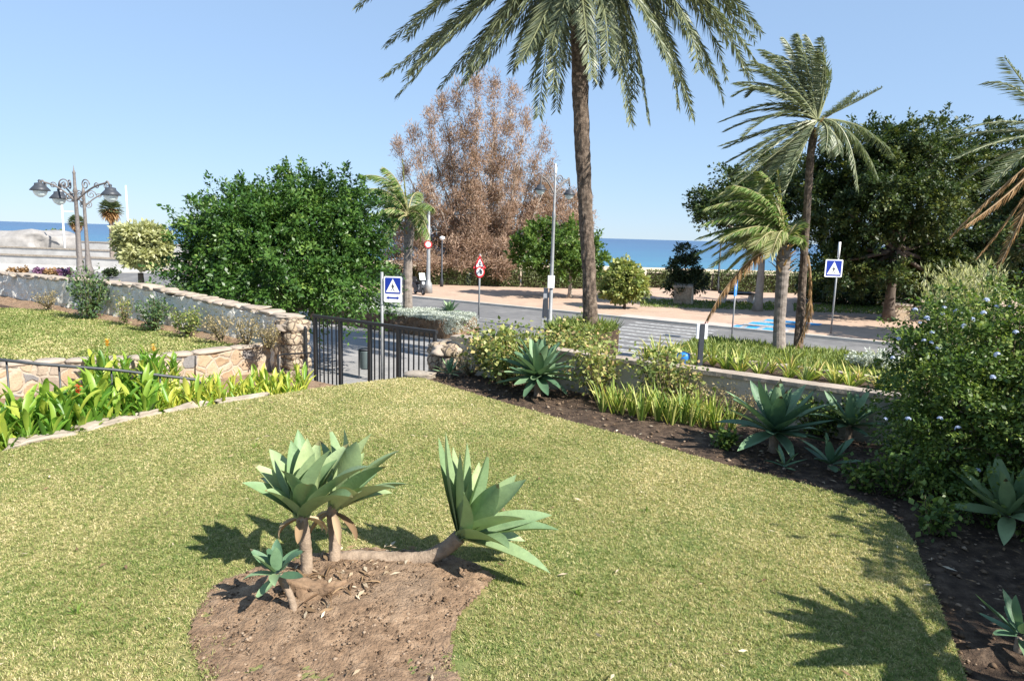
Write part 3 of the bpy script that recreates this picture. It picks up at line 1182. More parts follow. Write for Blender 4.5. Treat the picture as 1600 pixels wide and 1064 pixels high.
sheet('garden_bank', [Vector((p.x, p.y, 2.10)) for p in soil_poly], M['soil'], drop=2.4)
rough_sheet('flower_bed_soil', [p for p in soil_poly], 2.135, M['soil'], .07, .03, 2.2)
# second lawn on the left, the soil strip below the wall and the sunken path between
ZB = 1.9
L2N = [G(x, y, ZB) for x, y in ((-160, 588), (-60, 580), (52, 570), (200, 565), (300, 556), (360, 548), (430, 541))]
L2F = [G(x, y, ZB) for x, y in ((425, 537), (380, 532), (330, 517), (270, 505), (200, 494), (130, 489), (60, 484), (-60, 480), (-200, 478))]
lawn2_poly = L2N + L2F
sheet('left_lawn', lawn2_poly, M['turf'], drop=.05)
bank2 = [Vector((p.x, p.y + .02, ZB - .03)) for p in L2N] + [W(-13.3, 9.0, ZB - .03), W(-45, 9.0, ZB - .03)]
sheet('left_bank', bank2, M['soil'], drop=2.0)
bs = MB()
for i in range(62):
    q_ = []
    for (a, b) in ((i, 0), (i + 1, 0), (i + 1, 1), (i, 1), ):
        q_.append((a, b))
    for j in range(4):
        c_ = []
        for (a, b) in ((i, j), (i + 1, j), (i + 1, j + 1), (i, j + 1)):
            p_ = W(-45 + a * .5, 8.98 + b * .17)
            c_.append((p_.x, p_.y, ZB - .06 + b * .045 + .05 * noise.noise(p_ * 2.0)))
        bs.add(c_, [(0, 1, 2, 3)])
tag(bs.build('wall_bed_soil', M['drysoil'], smooth=True), kind='structure')
sheet('sunken_path', [Vector((p.x - .03, p.y + .05, 1.35)) for p in EDGE[:10]] + [W(-8.0, 9.6, 1.35), W(-12.5, 9.6, 1.35)] + [Vector((p.x, p.y - .03, 1.35)) for p in L2N[::-1]], M['drysoil'])

# foreground bare patch
PATCH_PX = [(300, 965), (318, 930), (355, 905), (400, 893), (440, 886), (500, 872), (570, 866), (640, 868), (700, 872), (748, 884), (775, 905), (752, 935), (722, 965), (708, 1000), (712, 1040), (735, 1085), (640, 1120), (470, 1130), (325, 1110), (306, 1040), (292, 1000)]
PATCH = [G(x, y, ZL) for x, y in PATCH_PX]
PC0 = sum(PATCH, Vector()) / len(PATCH)


def mound(a, b):
    r = math.hypot((a - PC0.x) / 1.0, (b - (PC0.y + .25)) / .8)
    return .075 * max(0, 1 - r * r) - .004


rough_sheet('bare_soil', PATCH, ZL + .012, M['drysoil'], .022, .019, 7, zfun=mound)

# ================================================================== grass
def scatter(poly, dens, rng=RNG):
    P = np.array([(p[0], p[1]) for p in poly])
    lo, hi = P.min(0), P.max(0)
    n = int(dens * (hi - lo).prod())
    q = lo + rng.random((n, 2)) * (hi - lo)
    return q[inside(q, P)]


def lowf(q, s, seed=0.0):
    return np.array([noise.noise(Vector((a * s, b * s, seed))) for a, b in q])


def in_view(q, z, m=60):
    x, y = q[:, 0], q[:, 1]
    ang = np.arctan2(x, np.maximum(y, .01))
    return (y > 2.9) & (np.abs(ang) < math.atan((800 + m) / FPX) * 1.12)


def grass(name, polys, label, z, dens, hmin, hmax, w, lmat, seed=0, holes=(), lean=1.0, dry=0.5, near=None, zf=None, patch=1.0):
    rng = np.random.default_rng(seed)
    q = scatter(polys, dens, rng)
    q = q[in_view(q, z)]
    keep = np.ones(len(q), bool)
    if near:                                                   # thin with distance
        keep &= rng.random(len(q)) < np.clip((near / np.maximum(q[:, 1], .1)) ** 1.1, .25, 1)
    for h in holes:
        jit = np.stack([lowf(q, 3.5, 21), lowf(q, 3.5, 31)], 1) * .17 + np.stack([lowf(q, 11, 23), lowf(q, 11, 33)], 1) * .12 + rng.normal(size=q.shape) * .06
        ins = inside(q + jit, np.array([(p[0], p[1]) for p in h]))
        nz_ = lowf(q[ins], 2.5, 4)
        kk = rng.random(ins.sum()) < np.clip((nz_ - .38) * .5, 0, .06)
        t_ = keep[ins]
        t_ &= kk
        keep[ins] = t_
    q = q[keep]
    n = len(q)
    hf = lowf(q, 31, seed + 13)
    lf = lowf(q, .75, seed + .5) * .42 + lowf(q, 2.3, seed + 7) * .3 + lowf(q, 9, seed + 3) * .35 + hf * .85
    zz = np.full(n, z) if zf is None else np.array([zf(a, b) for a, b in q])
    P = np.concatenate([q, zz[:, None]], 1)
    a = rng.random(n) * 2 * PI
    ln = rng.uniform(.25, 1.25, n) * lean
    d = np.stack([np.cos(a) * ln, np.sin(a) * ln, np.ones(n)], 1)
    N = np.stack([-np.cos(a), -np.sin(a), .6 * np.ones(n)], 1) + rng.normal(size=(n, 3)) * .5
    far = np.clip(q[:, 1] / 5.0, 1, 2.0)
    Ls = rng.uniform(hmin, hmax, n) * np.clip(1 + lowf(q, 24, seed + 40) * 1.3, .45, 1.7)
    V, F = leafquads(P, d, N, Ls, w * far * rng.uniform(.7, 1.3, n), fold=.1)
    drier = np.clip((q[:, 1] - 5.5) / 5, 0, 1) * (.13 if name == 'lawn_grass' else 0)
    T = np.clip(dry + drier + lf * .42 * patch + rng.normal(size=n) * .15, 0, 1)
    o = link(name, np_mesh(name, V, F, T), lmat)
    tag(o, label, 'grass', kind='stuff')
    return o


grass('lawn_grass', lawn_poly, 'mown green and straw coloured lawn around the foreground agaves', ZL, 21000, .012, .029, .0021, L['grass'], 1, [PATCH], 1.5, .555, near=4.2)
grass('left_lawn_grass', lawn2_poly, 'smaller mown lawn behind the canna bed on the left', ZB, 2600, .025, .05, .006, L['grass'], 2, [], 1.3, .46)


def clods(name, poly, z, dens, smin, smax, lmat, label, seed, flat=.5, zf=None, view=True):
    rng = np.random.default_rng(seed)
    q = scatter(poly, dens, rng)
    if view:
        q = q[in_view(q, z)]
    n = len(q)
    base = norm(np.array([(1, 0, 0), (-1, 0, 0), (0, 1, 0), (0, -1, 0), (0, 0, 1.), (0, 0, -1.)]))
    f0 = np.array([(0, 2, 4), (2, 1, 4), (1, 3, 4), (3, 0, 4), (2, 0, 5), (1, 2, 5), (3, 1, 5), (0, 3, 5)])
    s = rng.uniform(smin, smax, (n, 1, 1)) * rng.random((n, 1, 1)) ** 1.5 + smin * .5
    V = base[None] * s * rng.uniform(.6, 1.3, (n, 6, 3))
    V[:, :, 2] *= flat
    a = rng.random(n) * PI
    ca, sa = np.cos(a)[:, None], np.sin(a)[:, None]
    x = V[:, :, 0] * ca - V[:, :, 1] * sa
    y = V[:, :, 0] * sa + V[:, :, 1] * ca
    V[:, :, 0], V[:, :, 1] = x, y
    zz = np.array([zf(c, d) for c, d in q]) if zf else np.full(n, z)
    V += np.concatenate([q, zz[:, None]], 1)[:, None]
    F = (f0[None] + (np.arange(n) * 6)[:, None, None]).reshape(-1, 3)
    T = np.repeat(rng.random(n), 8)
    return tag(link(name, np_mesh(name, V.reshape(-1, 3), F, T), lmat), label, 'soil', kind='stuff')


def litter(name, poly, z, dens, lmin, lmax, lmat, label, seed, zf=None, up=.25, asp=.14):
    rng = np.random.default_rng(seed)
    q = scatter(poly, dens, rng)
    q = q[in_view(q, z)]
    n = len(q)
    a = rng.random(n) * 2 * PI
    zz = np.array([zf(c, d) for c, d in q]) if zf else np.full(n, z)
    P = np.concatenate([q, zz[:, None] + .008], 1)
    d = np.stack([np.cos(a), np.sin(a), rng.uniform(-.02, up, n)], 1)
    N = np.array([0, 0, 1.0])[None] + rng.normal(size=(n, 3)) * .3
    Ls = rng.uniform(lmin, lmax, n)
    V, F = leafquads(P, d, N, Ls, Ls * asp, fold=.25)
    return tag(link(name, np_mesh(name, V, F, rng.random(n)), lmat), label, 'leaf litter', kind='stuff')


pz = lambda a, b: ZL + .012 + mound(a, b)
clods('soil_clods', PATCH, ZL, 1900, .004, .020, L['pebble'], 'crumbly brown soil clods around the foreground agaves', 5, zf=pz)
litter('dry_litter', [G(x, y, ZL) for x, y in ((440, 890), (520, 862), (600, 862), (700, 868), (640, 905), (560, 950), (500, 985), (440, 950))], ZL, 190, .03, .11, L['litter'], 'dead leaves and straw lying at the foot of the agaves', 6, zf=pz)
BED = [p for p in EDGE[10:]] + [Vector((9, 1.5, 0)), W(8, 9.4, 0), W(-8, 9.4, 0)]
clods('bed_clods', BED, 2.15, 130, .008, .035, L['pebble'], 'lumpy dark soil of the border under the agaves', 7)
litter('bed_litter', BED, 2.15, 14, .04, .10, L['litter'], 'dead leaves lying on the dark border soil', 8)

# straw-like runners along the cut edge of the lawn
# ================================================================== foreground agaves
def ringed(pts, r0, r1, seg=14):
    return palm_trunk(pts, [r0 + (r1 - r0) * i / (len(pts) - 1) for i in range(len(pts))], seg, .019, .06, 'rings')


def agave(name, label, base, neck, rad, roses, lmat=None, group=None):
    t = thing(name, label, 'agave', base, group)
    if neck:
        ringed(neck, rad[0], rad[1]).build('stem', M['agavestem'], t, smooth=True)
    for kw in roses:
        mb = MB()
        if 'tips' in kw:
            leafset(mb, **kw)
        else:
            rosette(mb, **kw)
        mb.build('leaf_rosette', lmat or L['agave'], t, smooth=True)
    return t


def crop(x, y, Y):
    return D(234 + x * .4394, 625 + y * .4394, Y)


b1 = G(480, 899, ZL + .04)
n1 = D(472, 812, b1.y)
agave('agave', 'front upright agave of the pair, its rosette on a short bare stem', b1, [b1 - Vector((0, 0, .08)), b1.lerp(n1, .5) + Vector((.008, 0, 0)), n1, n1 + Vector((.0, 0, .07))], (.042, .036),
      [dict(C=n1 + Vector((0, 0, .02)), A=(.12, -.1, 1), seed=14, tips=[(crop(x, y, b1.y + dy), w, bb) for (x, y, dy, w, bb) in (
          (345, 298, -.04, .088, .3), (378, 235, .10, .09, .35), (432, 182, .26, .09, .5), (445, 205, -.02, .088, .2), (528, 112, .22, .092, .3), (640, 178, -.14, .105, .25), (585, 190, -.10, .098, .15),
          (770, 238, -.24, .10, .5), (715, 345, -.34, .098, .7), (505, 150, .1, .095, .2), (560, 140, .05, .095, .1), (600, 150, .16, .095, .15), (418, 322, -.22, .08, .5), (660, 215, .12, .095, .3), (470, 250, -.26, .088, .5), (700, 160, .20, .09, .3), (400, 285, .3, .085, .5), (560, 300, -.38, .085, .6))])])
b2 = G(522, 882, ZL + .04)
n2 = D(519, 803, b2.y + .1)
agave('agave', 'upright agave on a bare stem just behind, rosette leaning right', b2, [b2 - Vector((0, 0, .08)), b2.lerp(n2, .5) + Vector((.012, 0, 0)), n2, n2 + Vector((.02, 0, .07))], (.044, .038),
      [dict(C=n2 + Vector((.02, 0, .04)), A=(.36, .05, 1), seed=9, tips=[(crop(x, y, b2.y + dy), w, bb) for (x, y, dy, w, bb) in (
          (640, 102, .24, .09, .3), (692, 106, .10, .10, .2), (788, 122, .08, .098, .3), (735, 150, -.06, .10, .2), (880, 182, .12, .095, .35), (838, 235, -.12, .10, .35), (905, 298, .05, .088, .45), (866, 312, -.18, .092, .5),
          (800, 262, .26, .09, .4), (740, 330, -.30, .09, .6), (610, 150, .3, .085, .4), (850, 330, .2, .085, .5), (760, 190, .2, .095, .25), (790, 330, .35, .08, .6))])])
for (nn, tt, sd) in ((n1, 'agave', 1), (n2, 'agave.001', 2)):
    par = bpy.data.objects[tt]
    rr_ = random.Random(sd)
    for k in range(4):
        a_ = rr_.uniform(0, 6.28)
        d_ = Vector((math.cos(a_), math.sin(a_), -.55))
        mb = MB()
        mb.blade(nn + Vector((0, 0, .0)) + Vector((math.cos(a_), math.sin(a_), 0)) * .03, d_, Vector((0, 0, 1)), rr_.uniform(.16, .26), .028, bend=1.0, fold=.5, n=6, prof=agave_prof, tint=rr_.uniform(.2, .8), twist=rr_.uniform(-1, 1))
        mb.build('dead_leaf', L['litter'], par, smooth=True)
b3 = G(548, 872, ZL + .055)
m3 = G(650, 874, ZL + .06)
e3 = D(692, 859, m3.y + .0)
f3 = D(718, 838, m3.y - .02)
agave('agave', 'toppled agave with its thick ringed stem lying on the soil and leaves turned up', b3, [b3 - Vector((.1, 0, .05)), b3, m3, e3, f3], (.058, .052),
      [dict(C=f3 - Vector((.0, 0, .0)), A=(.56, -.20, .84), seed=21, tips=[(crop(x, y, f3.y + dy), w, bb) for (x, y, dy, w, bb) in (
          (1038, 142, .08, .078, -.45), (1064, 124, -.05, .082, -.45), (1086, 178, .16, .085, -.3), (1112, 192, -.16, .10, -.3), (1134, 162, .05, .088, -.2), (1206, 190, -.02, .10, -.15), (1172, 230, .18, .09, .1), (1298, 270, .10, .092, .1), (1332, 284, -.06, .108, -.2),
          (1418, 408, .05, .095, .25), (1442, 458, -.10, .10, .3), (1410, 606, -.30, .092, .3), (1272, 522, -.42, .108, .5), (1240, 300, -.2, .10, .1), (1330, 420, -.28, .10, .3), (1320, 500, .2, .085, .4), (1060, 260, .26, .08, -.3), (1120, 330, -.34, .09, .2))])])
b4 = G(462, 958, ZL + .03)
n4 = D(436, 900, b4.y + .03)
agave('agave', 'small young agave on a thin bent stem in front of the upright pair', b4, [b4 - Vector((0, 0, .05)), b4.lerp(n4, .5) + Vector((.02, 0, -.01)), n4], (.024, .02),
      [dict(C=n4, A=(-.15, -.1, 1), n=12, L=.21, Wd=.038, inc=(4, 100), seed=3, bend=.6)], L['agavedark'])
# dead rootstock lump and straw
mb = MB()
c = G(510, 925, ZL + .05)
for k in range(46):
    a = random.uniform(0, 2 * PI)
    d = Vector((math.cos(a), math.sin(a), random.uniform(-.1, .5)))
    mb.blade(c + Vector((random.uniform(-.2, .26), random.uniform(-.12, .12), random.uniform(-.02, .05))), d, Vector((0, 0, 1)), random.uniform(.08, .2), .009, bend=random.uniform(.2, 1.6), fold=.4, n=4, tint=random.random() * .55)
tag(mb.build('dead_leaves', L['litter'], loc=c), 'tuft of dead brown agave leaves on the soil by the small agave', 'dead leaves')

c = G(500, 935, ZL + .02)
mb = MB()
rock(mb, c + Vector((0, 0, .03)), (.30, .18, .2), 5, 4, .6)
rock(mb, c + Vector((.16, .03, 0)), (.16, .13, .11), 8, 4, .5)
rock(mb, c + Vector((-.15, -.02, 0)), (.18, .10, .10), 11, 4, .5)
tag(mb.build('agave_stump', M['brownedge'], loc=c, smooth=True), 'dark knobbly stump of an old agave in the bare soil', 'stump')
# ================================================================== border agaves
def border_agave(px, py, z, scale, label, seed, n=24, lm=None, tilt=(0, 0), inc=(4, 95), h=.18, wd=.075):
    b = G(px, py, z)
    top = b + Vector((tilt[0] * h, tilt[1] * h, h))
    agave('agave', label, b, [b - Vector((0, 0, .05)), b.lerp(top, .5), top], (.05 * scale, .045 * scale),
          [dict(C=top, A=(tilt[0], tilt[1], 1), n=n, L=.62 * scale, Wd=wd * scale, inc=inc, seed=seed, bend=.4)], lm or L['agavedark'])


border_agave(840, 618, 2.14, 1.15, 'large blue-green agave in the border beside the rose bushes near the gate', 31, 46, inc=(3, 112), h=.30, wd=.07)
border_agave(703, 590, 2.14, .5, 'little agave beside the rough stone gate pillar', 32, 16, wd=.06, h=.06)
tall = Vector((3.75, 3.0, 2.1))
agave('agave', 'tall stemmed agave beside the lawn just outside the right of the picture', tall, [tall, tall + Vector((-.1, .05, .6)), tall + Vector((-.25, .05, 1.05))], (.05, .045),
      [dict(C=tall + Vector((-.25, .05, 1.08)), A=(-.2, 0, 1), n=30, L=.72, Wd=.085, inc=(4, 92), seed=61, bend=.3)])
tall = Vector((3.1, 1.9, 2.1))
agave('agave', 'second tall stemmed agave nearer the viewer outside the right of the picture', tall, [tall, tall + Vector((.05, .05, .4)), tall + Vector((.02, .05, .8))], (.05, .045),
      [dict(C=tall + Vector((.02, .05, .82)), A=(-.1, 0.1, 1), n=26, L=.66, Wd=.085, inc=(4, 92), seed=62, bend=.3)])
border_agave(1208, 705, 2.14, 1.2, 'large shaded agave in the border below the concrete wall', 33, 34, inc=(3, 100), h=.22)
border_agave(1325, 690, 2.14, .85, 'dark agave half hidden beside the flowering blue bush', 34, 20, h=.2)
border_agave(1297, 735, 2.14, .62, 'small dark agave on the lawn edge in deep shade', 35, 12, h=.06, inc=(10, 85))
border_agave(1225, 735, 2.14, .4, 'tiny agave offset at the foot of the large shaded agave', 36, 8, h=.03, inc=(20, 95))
border_agave(1580, 835, 2.14, .85, 'pale agave at the right edge of the border soil', 37, 18, L['agave'], (-.25, 0), h=.16, wd=.085)
border_agave(1590, 1020, 2.14, .5, 'agave in the lower right corner beside the lawn', 38, 12, h=.1, inc=(20, 95))



# ================================================================== garden walls, pillars, gate
CW = 9.8
wt = thing('concrete_wall', 'weathered low concrete garden wall behind the border on the right', 'wall', W(-8, CW, 2))
wall_mesh(W(-7.9, CW), W(11, CW), .22, 0.0, 2.67, 2.66, .012, .10, 3).build('wall', M['concrete'], wt, smooth=False)
wall_mesh(W(-7.9, CW), W(11, CW), .29, 2.672, 2.735, 2.725, .010, .08, 5).build('coping', M['capstone'], wt, smooth=False)
wt = thing('stone_wall', 'whitewashed rough stone garden wall along the back of the left lawn', 'wall', W(-20, CW, 1.8))
m1 = wall_mesh(W(-34, CW), W(-19, CW), .4, 0.0, 2.66, 2.90, .055, .10, 1, 4.5)
m1.build('wall', M['stonewall'], wt)
m1 = wall_mesh(W(-19, CW), W(-12.55, CW), .4, 0.0, 2.90, 2.60, .055, .10, 1, 4.5)
m1.build('wall', M['stonewall'], wt)
mb = MB()
u = -34
k = 0
while u < -12.7:
    l = random.uniform(.35, .7)
    zt = 2.69 + (2.935 - 2.69) * (u + 34) / 15 if u < -19 else 2.935 - (2.935 - 2.63) * (u + 19) / 6.4
    rock(mb, W(u + l / 2, CW + random.uniform(-.03, .03), zt), (l * 1.05, .5, .10 + random.uniform(0, .05)), k, 3, .26, math.atan2(UD.y, UD.x) + random.uniform(-.12, .12))
    u += l * .97
    k += 1
mb.build('coping', M['capstone'], wt, smooth=True)
# rubble retaining wall of the left lawn
rw = thing('retaining_wall', 'low rubble wall of tan and grey stones holding up the left lawn', 'wall', L2N[4])
for i in range(len(L2N) - 1):
    a, b = L2N[i] + Vector((0, -.02, 0)), L2N[i + 1] + Vector((0, -.02, 0))
    wall_mesh((a.x, a.y, 0), (b.x, b.y, 0), .3, .9, 1.93, 1.93, .03, .1, 8).build('wall', M['rubble'], rw)
a, b = L2N[-1], W(-12.6, 9.6)
wall_mesh((a.x, a.y, 0), (b.x, b.y, 0), .3, .9, 1.93, 2.02, .03, .1, 8).build('wall', M['rubble'], rw)
mb = MB()
for i in range(len(L2N) - 1):
    a, b = L2N[i], L2N[i + 1]
    ln = (b - a).length
    m_ = max(1, int(ln / .5))
    for j in range(m_):
        q = a.lerp(b, (j + .5) / m_)
        rock(mb, (q.x, q.y, 1.96), (ln / m_ * 1.02, .42, .10), j + i * 9, 2, .12, math.atan2((b - a).y, (b - a).x))
mb.build('coping', M['capstone'], rw, smooth=True)


def pillar(label, u, c, w, h, seed):
    t = thing('gate_pillar', label, 'pillar', W(u, c, 0))
    mb = MB()
    z = 1.0
    k = seed
    while z < h:
        hh = random.uniform(.22, .34)
        for s in (-1, 1):
            for r in (-1, 1):
                rock(mb, W(u + s * w * .25, c + r * w * .22, z + hh / 2), (w * .58, w * .56, hh * 1.08), k, 3, .2, random.uniform(-.2, .2) + math.atan2(UD.y, UD.x))
                k += 1
        z += hh * .93
    mb.build('stone', M['pillarstone'], t, smooth=True)
    mb = MB()
    rock(mb, W(u, c, h + .05), (w * 1.15, w * 1.1, .2), k + 5, 3, .2, .2)
    mb.build('cap_stone', M['capstone'], t, smooth=True)


pillar('rough brown stone pillar left of the iron gate', -12.55, 9.75, .58, 2.40, 10)
pillar('rough brown stone pillar right of the iron gate', -7.98, 9.7, .58, 2.42, 40)
mb = MB()
q = G(655, 586, 2.2)
rock(mb, (q.x, q.y + .12, 2.18), (.55, .34, .12), 77, 3, .14, -.4)
tag(mb.build('stone_slab', M['palestone'], loc=(q.x, q.y + .12, 2.13), smooth=True), 'flat pale stone slab at the lawn corner by the gate', 'stone slab')
EST = [((20, 697), (115, 680), .26, 'long pale edging stone at the left end of the lawn edge'), ((115, 677), (210, 653), .24, 'longest pale edging stone beside the canna bed'), ((210, 655), (250, 644), .18, 'short pale edging stone where the cannas turn yellow'), ((262, 645), (330, 630), .1, 'narrow edging stone half buried in the lawn edge'), ((340, 630), (420, 617), .1, 'slim edging stone nearest the gate along the canna bed')]
for k, (a, b, wdt, lab) in enumerate(EST):
    A, B = G(*a, 2.2), G(*b, 2.2)
    mb = MB()
    c = (A + B) / 2 + Vector((-.05, .06, -.035))
    rock(mb, c, ((B - A).length * 1.04, wdt, .15), 90 + k, 4, .34, math.atan2((B - A).y, (B - A).x))
    tag(mb.build('edging_stone', M['palestone'], loc=c, smooth=True), lab, 'edging stone', 'pale stones edging the lawn by the canna bed')

# the iron gate and its fence
g = thing('iron_gate', 'black iron gate with upright bars between two stone pillars', 'gate', W(-10.2, CW, 1.2))
ZT = 2.71


def gpx(px):                                                  # u of a pixel column at the gate
    lo, hi = -13.0, -7.5
    for _ in range(40):
        m_ = (lo + hi) / 2
        p_ = W(m_, CW, 2.2) - Vector((0, 0, HC))
        v = CAMR.inverted() @ p_
        x = 800 + v.x / -v.z * FPX
        if x < px:
            lo = m_
        else:
            hi = m_
    return lo


def bar(mb, u, z0, z1, w, c=CW, dp=None):
    mb.box(W(u, c, (z0 + z1) / 2), (w, dp or w, z1 - z0), Matrix.Rotation(math.atan2(UD.y, UD.x), 3, 'Z'))


ua, ub, uc_, ud, ue = gpx(493), gpx(532), gpx(578), gpx(623), gpx(679)
ROTU = Matrix.Rotation(math.atan2(UD.y, UD.x), 3, 'Z')
for uu, w_ in ((ua, .07), (ub, .07), (uc_, .07), (ud, .075), (ue, .06)):
    mb = MB()
    bar(mb, uu, .95, ZT - .002, w_)
    mb.build('post', M['iron'], g)
mb = MB()
mb.box(W((ua + ue) / 2, CW, ZT + .03), (ue - ua + .1, .075, .06), ROTU)
mb.build('top_rail', M['iron'], g)
for x0, x1 in ((ua, ub), (uc_, ud), (ud, ue)):
    mb = MB()
    mb.box(W((x0 + x1) / 2, CW, 1.18), (x1 - x0 - .08, .04, .05), ROTU)
    mb.build('bottom_rail', M['iron'], g)
for (x0, x1, n_) in ((ua, ub, 6), (uc_, ud, 6), (ud, ue, 7)):
    for k in range(1, n_):
        mb = MB()
        bar(mb, x0 + (x1 - x0) * k / n_, 1.2, ZT - .002, .022)
        mb.build('bar', M['iron'], g)
# left end post by the pillar with a short return of railing
h = thing('stair_handrail', 'short black handrail beside the steps by the left gate pillar', 'handrail', PC(477, 590, 9.2))
pa, pb, pcx = PC(477, 513, 9.2), PC(477, 600, 9.2), PC(434, 556, 8.6)
mb = MB()
mb.box(((pa.x), pa.y, (pa.z + 1.0) / 2), (.055, .055, pa.z - 1.0), ROTU)
mb.build('post', M['iron'], h)
mb = MB()
q1 = PC(486, 551, 9.2)
mb.tube([q1, PC(440, 554, 8.9), pcx, pcx - Vector((0, 0, .06))], .018, 6)
mb.build('rail', M['iron'], h)
mb = MB()
mb.tube([pcx - Vector((0, 0, .06)), Vector((pcx.x, pcx.y, 1.2))], .015, 6)
mb.build('post', M['iron'], h)
# handrail running through the cannas
h = thing('garden_handrail', 'slim black handrail running through the canna bed on the left', 'handrail', D(90, 640, 8.2))
ra, rb = D(-40, 557, 8.1), D(305, 593, 9.25)
mb = MB()
mb.tube([ra, D(52, 568, 8.35), D(180, 578, 8.8), rb, rb + Vector((.06, .03, -.06))], .022, 8)
mb.build('rail', M['darkrail'], h, smooth=True)
for px_, f in ((92, .385), (136, .51), (174, .62), (250, .845), (10, .145)):
    q = D(px_, 568 + (px_ - 52) * .099, 8.1 + 1.15 * f)
    mb = MB()
    mb.tube([q, Vector((q.x, q.y, 1.3))], .013, 6)
    mb.build('post', M['darkrail'], h, smooth=True)

# a few dead leaves on the mown grass
litter('lawn_litter', lawn_poly, ZL + .02, 5, .03, .08, L['litter'], 'scattered dead leaves on the mown lawn', 9)
for (px, py, nb, lab) in ((400, 700, 9, 'low weed tuft in the lawn left of the agaves'), (905, 930, 10, 'dark green weed tuft in the lawn right of the bare soil'), (1010, 800, 8, 'small weed tuft in the middle of the lawn'), (120, 960, 9, 'green weed tuft near the lower left of the lawn')):
    q = G(px, py, ZL)
    o = sword_plant('weed', lab, 'weed', None, L['iris'], nb, .075, .007, 1.2, 1.0, px, (0, .4), .02)
    o.location = q

# ================================================================== canna bed
cg = []
proto = [canna_proto('', L['canna'], 41, None, 1.0, (.0, .6)), canna_proto('', L['canna'], 42, None, .95, (.1, .78)),
         canna_proto('', L['canna'], 43, None, .8, (.3, .95)), canna_proto('', L['canna'], 44, None, .75, (.4, 1.0))]
LAB_G = 'green broad leaved canna among the others at the shaded left end of the bed'
LAB_Y = 'yellowing canna in the sunny end of the bed towards the gate'
LAB_B = 'tall green canna against the rubble wall of the left lawn'
used = [False] * 4
rnd = random.Random(5)


def put_canna(k, loc, s, lab):
    o = place(proto[k], loc, rnd.uniform(0, 6.28), s, lab, first=not used[k], tilt=(rnd.uniform(-.1, .1), rnd.uniform(-.1, .1)))
    used[k] = True
    return o


def edge_at(px):
    """point of the lawn edge under a pixel column"""
    best = None
    for i in range(len(EDGE) - 1):
        a, b = EDGE[i], EDGE[i + 1]
        for j in range(20):
            q = a.lerp(b, j / 20)
            v = CAMR.inverted() @ (q - Vector((0, 0, HC)))
            x = 800 + v.x / -v.z * FPX
            if best is None or abs(x - px) < best[0]:
                best = (abs(x - px), q)
    return best[1]


for i in range(84):
    px = -60 + 540 * ((i + .5) / 84) ** 1.0
    e = edge_at(px)
    row = i % 3
    off = .28 + .42 * row + rnd.uniform(-.1, .1)
    loc = Vector((e.x * (1 + off * .02) - off * .28, e.y + off * .95, 1.72))
    yel = px > 235 + rnd.uniform(-30, 30)
    s = rnd.uniform(.9, 1.2) * (1.04 if px < 240 else .82 if px < 330 else .72)
    put_canna((2 + i % 2) if yel else (i % 2), loc, s * (1.15 if yel else .9), LAB_Y if yel else LAB_G)
for i in range(12):
    px = 165 + i * 12.5
    q = G(px, 566, 1.9)
    put_canna(i % 2, Vector((q.x, q.y - .45 - .2 * (i % 2), 1.45)), rnd.uniform(.7, .88), LAB_B)
for (px, py, Y, col, lab) in ((120, 604, 7.95, 'redflower', 'canna with one red flower head low among the green leaves'), (166, 532, 10.4, 'orangeflower', 'canna with a tall orange flower standing above the left lawn'), (239, 540, 10.9, 'orangeflower', 'canna with a smaller orange yellow flower by the rubble wall')):
    q = D(px, py, Y)
    h = q.z - 1.7
    o = canna_proto(lab, L['canna'], 60 + px, (L[col], h), .95, (0, .5))
    o.location = (q.x, q.y, 1.7)
del o
# low ground cover at the left front corner of the bed
P = [edge_at(x) for x in (-60, 60, 140, 230)]
pl = [p + Vector((-.02, .06, 0)) for p in P] + [p + Vector((-.3, .55, 0)) for p in P[::-1]]
q = scatter(pl, 1500)
Pn = np.concatenate([q, RNG.uniform(1.75, 2.2, (len(q), 1))], 1)
V, F = leafquads(Pn, RNG.normal(size=Pn.shape) + [0, 0, .6], RNG.normal(size=Pn.shape) * .5 + [0, 0, 1], RNG.uniform(.04, .1, len(q)), .018)
tag(link('ground_cover', np_mesh('ground_cover', V, F, RNG.uniform(0, .4, len(q))), L['canna']), 'low green ground cover behind the pale edging stones', 'ground cover', kind='stuff')

# ================================================================== border shrubs
shrub('rose_bush', 'yellow-green rose bush left of the large border agave near the gate', PCZ(795, 560, 9.3, 2.14), 1.9, 1.0, L['rose'], M['stem'], 34, 3400, .075, .45, 'rose bush', 'rose bushes along the garden wall', seed=71, flower=(L['cream'], 3, .05), low=.2)
shrub('rose_bush', 'rose bush with reddish stems right of the large border agave', PCZ(932, 600, 9.15, 2.14), .95, .95, L['rose'], M['stem'], 20, 900, .065, .45, 'rose bush', 'rose bushes along the garden wall', seed=72, tl=(.2, 1), low=.3)
shrub('rose_bush', 'taller rose bush in front of the concrete wall beside the irises', PCZ(1045, 610, 9.3, 2.14), 1.3, .95, L['rose'], M['stem'], 30, 1000, .065, .45, 'rose bush', 'rose bushes along the garden wall', seed=73, low=.3)
shrub('dry_bush', 'small dry twiggy bush beside the right gate pillar', BG(735, 580, c=9.3), .8, .5, L['dry'], M['stem'], 22, 500, .035, .35, 'dry bush', None, seed=74)
shrub('dry_bush', 'dry twiggy bush at the foot of the concrete wall', PCZ(1095, 630, 9.4, 2.14), 1.0, .5, L['dry'], M['stem'], 26, 500, .035, .35, 'dry bush', None, seed=75)
